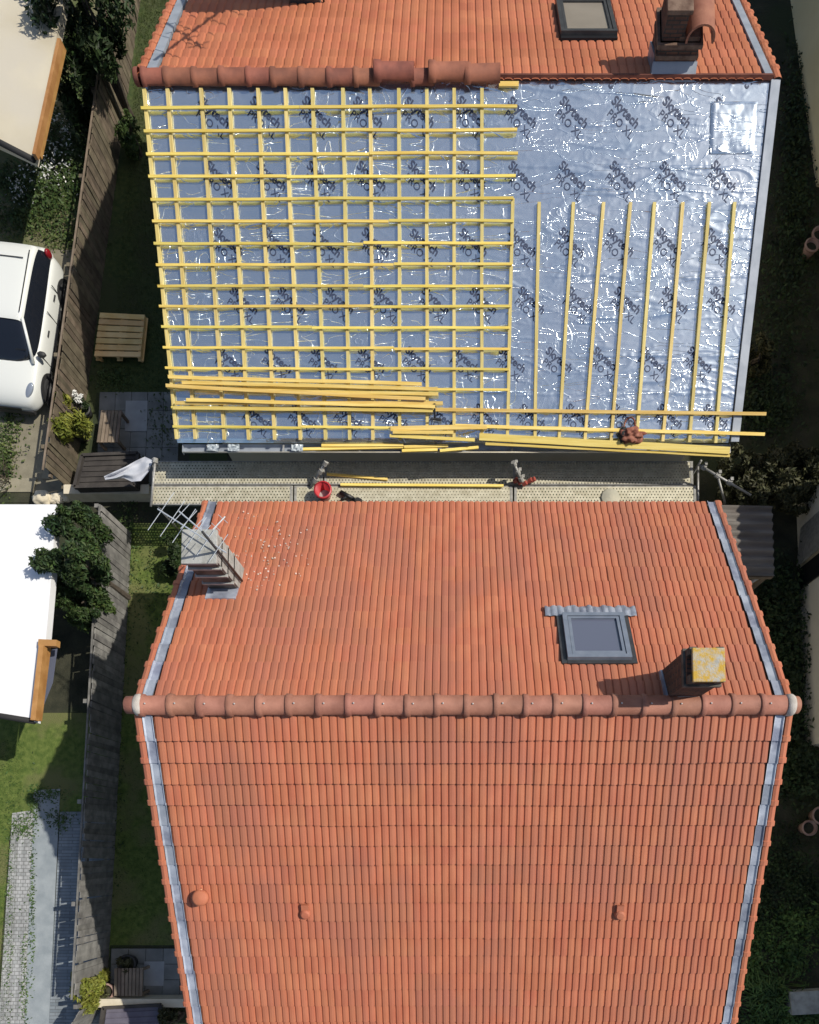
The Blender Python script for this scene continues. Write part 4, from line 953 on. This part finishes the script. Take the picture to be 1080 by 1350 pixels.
# ------------------------------------------------------------------ white car on the drive
def build_car():
    pr, pf = W(83, 378), W(62, 505); d = (pf - pr); s_ = d.length / 2.64; d.normalize(); left = Vector((-d.y, d.x, 0))
    mid = pr - left * .84 * s_ + d * (1.2 * s_) + Vector((.26, -.52, 0))
    root = empty('car', mid, 'white hatchback car parked on the drive by the brown fence', 'car')
    mw = Matrix((d, left, Vector((0, 0, 1)))).transposed().to_4x4() @ Matrix.Scale(s_, 4); mw.translation = mid
    X = lambda me, nm, m_: link(nm, me, root, mw)
    def loft(secs, ring, name, m, lv=1, close=True):
        mb = MB(); n = None
        for sct in secs:
            half = ring(sct); full = [(sct[0], y, z) for y, z in half] + [(sct[0], -y, z) for y, z in reversed(half[:-1])]
            n = len(full); mb.v += [Vector(p) for p in full]
        for a in range(len(secs) - 1):
            for i in range(n if close else n - 1):
                j = (i + 1) % n; mb.f.append((a * n + i, a * n + j, (a + 1) * n + j, (a + 1) * n + i)[::-1]); mb.mi.append(0)
        if close:
            mb.f.append(tuple(range(n))); k = (len(secs) - 1) * n; mb.f.append(tuple(reversed(range(k, k + n)))); mb.mi += [0, 0]
        me = mb.mesh(name, m); bm = bmesh.new(); bm.from_mesh(me); bmesh.ops.recalc_face_normals(bm, faces=bm.faces); bm.to_mesh(me); bm.free()
        return X(subsurf(me, lv), name, m)
    body = [(-1.93, .60, .42, .72, .80), (-1.88, .74, .30, .84, .95), (-1.6, .82, .24, .93, 1.0), (-1.0, .845, .20, .94, .98), (0, .85, .19, .93, .96), (.75, .85, .19, .91, .95), (1.05, .84, .2, .89, .94), (1.5, .81, .22, .80, .88), (1.78, .74, .24, .71, .78), (1.93, .62, .28, .60, .65), (1.97, .45, .34, .50, .54)]
    loft(body, lambda s: [(0, s[2]), (s[1] * .88, s[2]), (s[1], s[2] + .12), (s[1] * 1.0, s[2] + (s[3] - s[2]) * .6), (s[1] * .965, s[3] - .02), (s[1] * .86, s[3] + (s[4] - s[3]) * .5), (s[1] * .5, s[4]), (0, s[4] + .01)], 'body', M['car'], 2)
    gh = [(-1.86, .66, .90, .62), (-1.74, .72, 1.20, .60), (-1.5, .745, 1.42, .60), (-1.0, .77, 1.49, .615), (0, .785, 1.50, .62), (.28, .785, 1.46, .60), (.55, .78, 1.32, .60), (1.08, .74, .95, .66)]
    loft(gh, lambda s: [(0, .80), (s[1] * .98, .80), (s[1], .92), (s[3] + (s[1] - s[3]) * .3, .92 + (s[2] - .92) * .72), (s[3], s[2] - .04), (s[3] * .85, s[2]), (0, s[2] + .015)], 'windows', M['glass_dark'], 2)
    loft([(-1.66, .60, 1.335), (-1.5, .615, 1.43), (-1.0, .63, 1.50), (0, .635, 1.51), (.24, .61, 1.475), (.32, .58, 1.445)], lambda s: [(s[1] + .012, s[2] - .085), (s[1] * .97, s[2] - .01), (s[1] * .85, s[2] + .018), (0, s[2] + .03)], 'roof', M['car'], 2, close=False)
    loft([(-1.95, .60, .98), (-1.90, .70, 1.04), (-1.80, .73, 1.10), (-1.72, .71, 1.14)], lambda s: [(s[1] + .0, .86), (s[1], s[2] - .06), (s[1] * .8, s[2]), (0, s[2] + .01)], 'tailgate', M['car'], 1, close=False)
    for sg in (1, -1):
        mb = MB(); mb.tube((1.04, sg * .725, .935), (.26, sg * .635, 1.455), .038, .034, 8); X(mb.mesh('pillar', M['car'], smooth=True), 'pillar', 0)
        mb = MB(); mb.box((-.62, sg * .585, 1.527), (1.55, .022, .012)); X(mb.mesh('roof_seam', M['trim']), 'roof_seam', 0)
        for x in (.12, -.82): mb = MB(); mb.box((x, sg * .853, .76), (.16, .03, .03)); X(mb.mesh('door_handle', M['trim'], bevel=.008), 'door_handle', 0)
        mb = MB(); mb.box((.06, sg * .855, .42), (1.6, .03, .075)); X(mb.mesh('side_moulding', M['trim'], bevel=.01), 'side_moulding', 0)
        mb = MB(); mb.box((.08, sg * .845, .215), (1.7, .05, .05)); X(mb.mesh('sill', M['trim']), 'sill', 0)
        q = MB(); q.lathe((0, 0, 0), [(.001, -.06), (.07, -.045), (.10, 0), (.07, .06), (.001, .07)], 12, (1, 0, 0)); me = q.mesh('mirror', M['trim'], smooth=True)
        link('mirror', me, root, mw @ Matrix.Translation((.82, sg * .93, 1.0)) @ Matrix.Diagonal((1, 1.15, .75, 1)))
        bm = bmesh.new(); bmesh.ops.create_icosphere(bm, subdivisions=3, radius=1); me = bpy.data.meshes.new('headlight'); bm.to_mesh(me); bm.free(); me.materials.append(M['head']); me.polygons.foreach_set('use_smooth', [True] * len(me.polygons))
        link('headlight', me, root, mw @ Matrix.Translation((1.63, sg * .60, .755)) @ Matrix.Rotation(sg * -.5, 4, 'Z') @ Matrix.Rotation(.35, 4, 'Y') @ Matrix.Diagonal((.21, .10, .06, 1)))
        me2 = me.copy(); me2.materials[0] = M['tail']; link('tail_light', me2, root, mw @ Matrix.Translation((-1.74, sg * .70, 1.03)) @ Matrix.Diagonal((.10, .07, .13, 1)))
        for x, z, l in ((.78, .58, .62), (-.33, .60, .66), (-1.02, .76, .34)): mb = MB(); mb.box((x, sg * .846, z), (.012, .02, l)); X(mb.mesh('door_seam', M['trim']), 'door_seam', 0)
        for x in (-1.2, 1.32):
            q = MB(); q.lathe((x, sg * .845, .33), [(.001, -.005), (.385, -.005), (.39, .012), (.001, .012)], 24, (0, sg, 0)); X(q.mesh('wheel_arch', M['trim']), 'wheel_arch', 0)
            q = MB(); q.lathe((x, sg * .72, .31), [(.20, 0), (.30, .0), (.312, .03), (.312, .14), (.295, .165), (.21, .165)], 24, (0, sg, 0)); wl = X(q.mesh('wheel', M['black_rough'], smooth=True), 'wheel', 0)
            q = MB(); q.lathe((x, sg * .74, .31), [(.21, .12), (.20, .145), (.12, .13), (.05, .15), (.001, .15)], 20, (0, sg, 0)); link('rim', q.mesh('rim', M['rim']), wl, mw)
    mb = MB(); mb.box((-1.2, 0, 1.512), (.02, .9, .012)); X(mb.mesh('roof_seam', M['trim']), 'roof_seam', 0)
    mb = MB(); mb.box((1.93, 0, .36), (.12, 1.15, .14)); X(mb.mesh('bumper', M['trim'], bevel=.03), 'bumper', 0)
    mb = MB(); mb.box((1.985, 0, .50), (.02, .62, .07)); X(mb.mesh('grille', M['black']), 'grille', 0)
    mb = MB(); mb.box((.83, .3, 1.115), (.03, .6, .012), Matrix.Rotation(.6, 3, 'Y')); X(mb.mesh('wiper', M['black']), 'wiper', 0)
build_car()

# ------------------------------------------------------------------ garden things, upper plot
def slatted(name, corners, z, n_sl, along, m, label, cat, legs=True, stringers=0, gap=.25, th=.03):
    """corners: pixel corners TL TR BR BL at height z; slats run along 'x' or 'y'"""
    P_ = [W(x, y, z) for x, y in corners]; root = empty(name, sum(P_, Vector()) / 4 - Vector((0, 0, z)), label, cat)
    def pt(s_, t_): return (P_[0] * (1 - s_) + P_[1] * s_) * (1 - t_) + (P_[3] * (1 - s_) + P_[2] * s_) * t_
    for i in range(n_sl):
        a, b = (i + gap / 2) / n_sl, (i + 1 - gap / 2) / n_sl; j = rnd.uniform(-.004, .004)
        qd = [pt(0, a), pt(1, a), pt(1, b), pt(0, b)] if along == 'x' else [pt(a, 0), pt(b, 0), pt(b, 1), pt(a, 1)]
        mb = MB(); mb.prism([(p.x, p.y) for p in reversed(qd)], z - th + j, z + j); mb.build('slat', M[m], root)
    for i in range(stringers):
        c = (i + .5) / stringers if stringers > 1 else .5; c = .04 + .92 * (i / (stringers - 1)); e = .035
        qd = [pt(c - e, .01), pt(c + e, .01), pt(c + e, .99), pt(c - e, .99)]; mb = MB(); mb.prism([(p.x, p.y) for p in reversed(qd)], z - th - .10, z - th - .004); mb.build('stringer', M[m], root)
        mb = MB(); mb.prism([(p.x, p.y) for p in reversed([pt(c - .06, .0), pt(c + .06, .0), pt(c + .06, 1), pt(c - .06, 1)])], z - th - .125, z - th - .102); mb.build('base_board', M[m], root)
    if legs:
        for s_, t_ in ((.06, .06), (.94, .06), (.94, .94), (.06, .94)):
            p = pt(s_, t_); zz = z - th - (.126 if stringers else .002); MB().box((p.x, p.y, zz / 2), (.06, .06, zz)).build('leg', M[m], root)
    return root
slatted('pallet', ((132, 411), (191, 414), (185, 471), (124, 470)), .26, 7, 'x', 'pallet', 'pale wooden pallet table on the narrow lawn', 'pallet', True, 3, .22)
slatted('table', ((133, 541), (161, 541), (156, 583), (127, 583)), .45, 6, 'y', 'table', 'weathered slatted table on the patio behind the orange flowers', 'table')
# patio of slabs
def paving(x0, x1, y0, y1, n, m_, z, seed):
    r = random.Random(seed); ps = []
    nx, ny = n
    for j in range(ny):
        for i in range(nx):
            a = x0 + (x1 - x0) * i / nx; b = x0 + (x1 - x0) * (i + 1) / nx; c = y0 + (y1 - y0) * j / ny; d = y0 + (y1 - y0) * (j + 1) / ny; g = .006; zz = z + r.uniform(-.004, .004)
            mb = MB(); mb.prism([(a + g, c + g), (b - g, c + g), (b - g, d - g), (a + g, d - g)], 0, zz); o = mb.build('paving_slab', M[m_], pav, bevel=0)
pv = sheet('pavement', poly_px([(128, 518), (250, 518), (250, 640), (112, 640)]), .012, M['soil']); pav = pv
q0, q1 = W(128, 640), W(238, 518); paving(q0.x, q1.x, q0.y, q1.y, (5, 5), 'slab', .04, 4)
p0_, p1_ = W(166, 570), W(196, 530); mb = MB(); mb.prism([(p0_.x, p0_.y), (p1_.x, p0_.y), (p1_.x, p1_.y), (p0_.x, p1_.y)], 0, .055); mb.build('paving_slab', M['pale_slab'], pav)['label'] = 'large pale slab'
pv = sheet('pavement', poly_px([(146, 1246), (262, 1246), (262, 1330), (138, 1330)]), .016, M['soil']); pav = pv
q0, q1 = W(146, 1312), W(262, 1250); paving(q0.x, q1.x, q0.y, q1.y, (5, 3), 'slab', .045, 5)
p0_, p1_ = W(191, 1299), W(218, 1267); mb = MB(); mb.prism([(p0_.x, p0_.y), (p1_.x, p0_.y), (p1_.x, p1_.y), (p0_.x, p1_.y)], 0, .06); mb.build('paving_slab', M['pale_slab'], pav)['label'] = 'large pale slab'
slatted('table', ((150, 1277), (189, 1276), (188, 1313), (150, 1313)), .45, 8, 'y', 'table', 'weathered slatted table on the patio beside the low beige wall', 'table')

def pot(p, r, h, m, lab, grp=None, soil=True, rim=True):
    root = empty('flower_pot', (p.x, p.y, 0), lab, 'flower pot', grp)
    q = MB(); q.lathe((p.x, p.y, 0.01), [(.001, 0), (r * .7, 0), (r * .98, h), (r * .84, h), (r * .7, h * .5), (.001, h * .5)], 20); q.build('pot_wall', M[m], root, smooth=True)
    if rim: q = MB(); q.lathe((p.x, p.y, h - .03), [(r * .98, 0), (r * 1.08, 0), (r * 1.08, .05), (r * .88, .055)], 20); q.build('rim', M[m], root, smooth=True)
    if soil: q = MB(); q.lathe((p.x, p.y, h - .07), [(.001, .01), (r * .85, 0)], 16); q.build('soil', M['soil'], root)
    return root
for (px, py, r, lab, g) in ((1073, 324, .2, 'larger clay pot on the dark lawn right of the foil roof', 'a'), (1062, 338, .17, 'smaller clay pot on the dark lawn right of the foil roof', 'a'), (1073, 1076, .2, 'larger clay pot in the shade right of the tiled roof', 'b'), (1058, 1092, .17, 'smaller clay pot in the shade right of the tiled roof', 'b')):
    pot(W(px, py), r, .34, 'pot', lab)
# white and orange blooms in pots
for px, py, m, lab in ((117, 548, 'petal_white', 'dark pot of white flowers beside the lime bush'), (112, 578, 'petal_orange', 'dark pot of orange flowers in front of the slatted table')):
    p = W(px, py); rt = pot(p, .16, .25, 'pot_dark', lab)
    foliage((p.x, p.y, .42), (.2, .24, .2), 300, .045, px, 8).build('foliage', M['leaf_dark'], rt)
    foliage((p.x - .04, p.y + .02, .56), (.2, .25, .14), 150, .05, px + 1, 6, up=1.5).build('blossom', M[m], rt)
p = W(175, 1268); rt = pot(p, .2, .3, 'pot_dark', 'dark round pot with a silvery plant on the patio by the tiled house'); foliage((p.x, p.y, .45), (.2, .2, .2), 160, .06, 12, 7).build('foliage', M['leaf_olive'], rt)
p = W(162, 1300); rt = pot(W(148, 1304), .18, .3, 'pot', 'brown pot between the lime bush and slatted table'); pp = W(148, 1304); foliage((pp.x, pp.y, .5), (.25, .25, .25), 260, .05, 13, 8).build('foliage', M['leaf_olive'], rt)

# low walls, storage boxes
o = MB().prism([(p.x, p.y) for p in (W(96, 662), W(206, 662), W(206, 650), W(96, 650))], 0, .42).build('low_wall', M['beige'], None, bevel=.01); tag(o, 'low beige wall behind the dark garden box', 'wall')
q = MB(); r = random.Random(4)
o = empty('stone_heap', W(66, 660), 'pale stones stacked at the end of the brown fence', 'stones')
for i, (px, py, s_) in enumerate(((60, 660, .22), (76, 658, .14), (84, 656, .13), (90, 658, .12), (71, 661, .12), (80, 661, .10))):
    p = W(px, py); blob('stone', Vector((p.x, p.y, s_ * .45)), (s_, s_ * .8, s_ * .7), i * 3.1, M['beige'], parent=o, amp=.25)
def lid_box(corners, z, m, label, frame_m, ribs=5):
    P_ = [W(x, y, z) for x, y in corners]; root = empty('storage_box', sum(P_, Vector()) / 4 - Vector((0, 0, z)), label, 'storage box')
    pl = [(p.x, p.y) for p in reversed(P_)]; MB().prism(pl, 0, z - .06).build('box_wall', M[frame_m], root)
    c = Vector((sum(p[0] for p in pl) / 4, sum(p[1] for p in pl) / 4)); 
    MB().prism([((p[0] - c.x) * .9 + c.x, (p[1] - c.y) * .9 + c.y) for p in pl], z - .058, z - .03).build('lid', M[m], root)
    for i in range(4):
        a, b = P_[i], P_[(i + 1) % 4]; d = b - a; MB().box((a + b) / 2 - Vector((0, 0, .02)), (d.length, .07, .08), Matrix.Rotation(math.atan2(d.y, d.x), 3, 'Z')).build('frame', M[frame_m], root)
    for i in range(ribs):
        t = (i + 1) / (ribs + 1); a = P_[0].lerp(P_[3], t); b = P_[1].lerp(P_[2], t); d = b - a; MB().box((a + b) / 2 - Vector((0, 0, .022)), (d.length * .86, .02, .03), Matrix.Rotation(math.atan2(d.y, d.x), 3, 'Z')).build('rib', M[m], root)
    return root
lid_box(((108, 600), (182, 597), (178, 640), (98, 642)), .7, 'dark_box', 'dark brown flat topped garden box between patio and low beige wall', 'dark_box')
o = MB().prism([(p.x, p.y) for p in (W(143, 1322), W(256, 1322), W(256, 1311), W(143, 1311))], 0, .5).build('low_wall', M['beige'], None, bevel=.01); tag(o, 'low beige wall in front of the patio by the tiled house', 'wall')
lid_box(((136, 1329), (212, 1325), (214, 1372), (130, 1374)), .55, 'violet_box', 'grey violet lidded garden box next to the low beige wall', 'dark_box')

# ------------------------------------------------------------------ plants
def plant(name, px, py, z, rx, ry, rz, n, size, m, label, cat, seed, cl=12, grp=None, stems=4):
    c = W(px, py, z); return tree_like(name, (c.x, c.y, 0), c, (rx, ry, rz), n, size, M[m], label, cat, seed, cl, grp, stems)
tc = W(103, 738, 2.3); tr_ = empty('tree', (tc.x, tc.y, 0), 'dark green leafy tree between white roof and grey fence', 'tree'); q = MB(); tk = MB()
for k, (px, py, z, rx, ry, rz, n_) in enumerate(((98, 700, 2.5, .50, .45, .8, 3600), (118, 690, 2.1, .36, .45, .7, 2400), (84, 752, 2.4, .50, .40, .8, 3200), (112, 745, 2.7, .42, .55, .8, 3600), (72, 786, 2.2, .34, .26, .5, 1500), (108, 795, 1.9, .40, .45, .7, 2600), (122, 765, 1.7, .3, .5, .6, 1800))):
    c = W(px, py, z); foliage(c, (rx, ry, rz), n_, .055, 310 + k, 11, mb=q); m1 = Vector((tc.x, tc.y, .9)); tk.tube(m1, c, .045, .015, 6)
tk.tube((tc.x, tc.y, 0), (tc.x, tc.y, .92), .09, .06, 8); tk.build('trunk', M['bark'], tr_); q.build('crown', M['leaf_tree'], tr_)
plant('bush', 118, 800, 1.2, .5, .5, .8, 2500, .07, 'leaf_mid', 'lighter green bush at the foot of the leafy tree by the grey fence', 'bush', 32, 14)
plant('tree', 104, 4, 2.6, .95, 1.3, 1.3, 7000, .085, 'leaf_dark', 'dark tree standing between cream roof and brown fence', 'tree', 33, 26)
plant('bush', 108, 105, 1.0, .5, 1.2, .8, 3500, .08, 'leaf_dark', 'dark bush against the brown fence below the dark tree', 'bush', 34, 16)
plant('bush', 172, 180, .5, .36, .42, .5, 1500, .06, 'leaf_mid', 'round green bush on the lawn strip by the brown fence', 'bush', 35, 14)
plant('bush', 90, 552, .8, .55, .55, .6, 2600, .07, 'leaf_lime', 'lime green bush spilling over the brown fence near the flower pots', 'bush', 36, 14)
plant('bush', 118, 1296, .7, .36, .62, .6, 2200, .065, 'leaf_lime', 'lime green bush against the grey fence beside the patio', 'bush', 37, 12)
plant('shrub', 226, 735, .45, .46, .5, .45, 4500, .07, 'leaf_dark', 'dark spiky shrub on the bright lawn under the antenna chimney', 'shrub', 38, 10)
plant('shrub', 1000, 470, .5, .42, .5, .5, 1400, .07, 'leaf_olive', 'grey green shrub in the shade right of the foil roof', 'shrub', 39, 12)
plant('bush', 228, 1345, .5, .3, .35, .45, 900, .06, 'leaf_olive', 'small leafy bush between the low beige wall and the tiled eaves', 'bush', 40, 8)
# hedge
hg = empty('hedge', W(1030, 630), 'thick dark olive hedge right of the scaffold', 'hedge')
q = MB(); r = random.Random(5)
for k, (px, py) in enumerate([(x, y) for x in range(965, 1110, 18) for y in (612, 634, 655)]):
    c = W(px + r.uniform(-6, 6), py + r.uniform(-5, 5), .75); foliage(c, (.42, .42, .62), 520, .065, 100 + k, 8, mb=q)
q.build('foliage', M['leaf_olive'], hg)
q = MB()
for x in range(970, 1100, 22): p = W(x, 640); q.tube((p.x, p.y, 0), (p.x + .1, p.y, .9), .03, .015, 6)
q.build('stem', M['bark'], hg)
# long leaved clump and weeds on the right
gr = empty('plant', W(1008, 1305), 'clump of long bright green leaves near the concrete block', 'plant')
q = MB(); r = random.Random(8)
for i in range(420):
    c = W(1008 + r.gauss(0, 13), 1308 + r.gauss(0, 11)); a = r.uniform(0, 6.28); d = Vector((math.cos(a), math.sin(a), 0)); s_ = Vector((-d.y, d.x, 0)) * .012; L_ = r.uniform(.2, .5); m1 = c + d * L_ * .4 + Vector((0, 0, L_ * .6)); e = c + d * L_ + Vector((0, 0, L_ * .45))
    q.quad(c - s_, c + s_, m1 + s_ * 1.3, m1 - s_ * 1.3); q.quad(m1 - s_ * 1.3, m1 + s_ * 1.3, e)
q.build('foliage', M['leaf_grass'], gr)
pb = W(1062, 1318); o = MB().box((pb.x, pb.y, .16), (.95, .52, .30), Matrix.Rotation(.05, 3, 'Z')).build('concrete_block', M['conc'], None, bevel=.015); tag(o, 'grey concrete block lying right of the long leaved plant', 'concrete block')
def cover(name, n, area, size, m, seed, hmax=.25, kind='stuff'):
    q = MB(); r = random.Random(seed)
    for i in range(n):
        px, py = area(r)
        if px is None: continue
        c = W(px, py); z = .02 + hmax * r.random() ** 2; nrm = Vector((r.gauss(0, .6), r.gauss(0, .6), 1)).normalized(); a = nrm.orthogonal().normalized(); a = Matrix.Rotation(r.uniform(0, 6.28), 3, nrm) @ a; b = nrm.cross(a); s_ = size * r.uniform(.5, 1.4)
        p = Vector((c.x, c.y, z)); q.quad(p - a * s_, p + b * s_ * .45, p + a * s_, p - b * s_ * .45)
    o = q.build(name, M[m]); o['kind'] = kind; return o
def patches(centres):
    def f(r):
        c = centres[r.randrange(len(centres))]; return r.gauss(c[0], c[2]), r.gauss(c[1], c[3])
    return f
cover('ground_cover', 9000, patches([(1030, 850, 14, 40), (1034, 930, 12, 40), (1022, 790, 12, 20), (1048, 1010, 14, 20)]), .06, 'leaf_dark', 51, .5)
cover('weeds', 6000, patches([(990, 1235, 14, 16), (1050, 1215, 20, 12), (1015, 1345, 30, 14), (1060, 1345, 20, 10), (985, 1275, 10, 14), (1040, 1260, 14, 14)]), .05, 'leaf_grass', 52, .18)
cover('weeds', 4500, patches([(1030, 1140, 22, 30), (1062, 1180, 16, 20), (1000, 1180, 10, 30)]), .045, 'leaf_dark', 53, .12)
cover('ground_cover', 7000, patches([(1030, 420, 25, 70), (1050, 300, 18, 50), (1010, 540, 20, 20), (1048, 180, 10, 60)]), .05, 'leaf_dark', 54, .2)
cover('ground_cover', 6000, patches([(78, 190, 20, 28), (90, 250, 16, 26), (45, 265, 22, 20), (110, 160, 10, 40), (30, 240, 20, 10)]), .05, 'leaf_mid', 55, .22)
cover('weeds', 2200, patches([(46, 1060, 4, 12), (62, 1046, 14, 5), (30, 1090, 8, 8), (44, 1180, 2, 60), (14, 1200, 3, 90), (80, 1080, 10, 8), (34, 1300, 3, 40)]), .03, 'leaf_grass', 71, .06)
cover('weeds', 2500, patches([(215, 560, 12, 30), (150, 500, 14, 8), (170, 690, 10, 30), (165, 800, 6, 60), (155, 1000, 6, 90), (205, 770, 14, 30)]), .035, 'leaf_mid', 72, .08)
cover('white_flowers', 600, patches([(84, 172, 8, 8), (72, 225, 12, 12), (60, 240, 12, 8), (32, 258, 8, 8), (90, 220, 12, 20)]), .035, 'petal_white', 56, .42)
cover('grass_tufts', 3500, patches([(60, 300, 40, 12), (20, 290, 30, 12), (100, 320, 20, 8), (15, 560, 10, 40), (8, 610, 6, 20)]), .04, 'leaf_lawn', 57, .08)
def strip(poly_l, poly_r, y0, y1):
    def f(r):
        y = r.uniform(y0, y1); t = (y - y0) / (y1 - y0); a = poly_l[0] * (1 - t) + poly_l[1] * t; b = poly_r[0] * (1 - t) + poly_r[1] * t; return r.uniform(a, b), y
    return f
def grass(n, area, seed, h=.05, m='leaf_lawn'):
    r = random.Random(seed); q = MB(); blades(q, [W(*area(r)) for _ in range(n)], h, .008, seed); o = q.build('grass', M[m]); o['kind'] = 'stuff'
grass(16000, strip((186, 146), (235, 245), -5, 515), 61)
grass(9000, strip((174, 144), (250, 250), 690, 1250), 62, .05, 'leaf_grass')
grass(8000, strip((-20, -20), (34, 12), 975, 1345), 63, .05, 'leaf_grass')
# bare twigs by the drive
q = MB(); r = random.Random(2); b_ = W(4, 640)
tw = empty('shrub', b_, 'thin bare shrub on the verge of the drive below the car', 'shrub')
for i in range(22):
    p = b_ + Vector((r.uniform(-.15, .25), r.uniform(-.2, .3), 0)); e = p + Vector((r.gauss(0, .2), r.gauss(0, .25), r.uniform(.4, .9))); q.tube(p, e, .010, .004, 5)
    for _ in range(3): c = p.lerp(e, r.uniform(.4, .9)); q.tube(c, c + Vector((r.gauss(0, .12), r.gauss(0, .12), r.uniform(.05, .2))), .005, .002, 4)
q.build('twigs', M['bark'], tw)
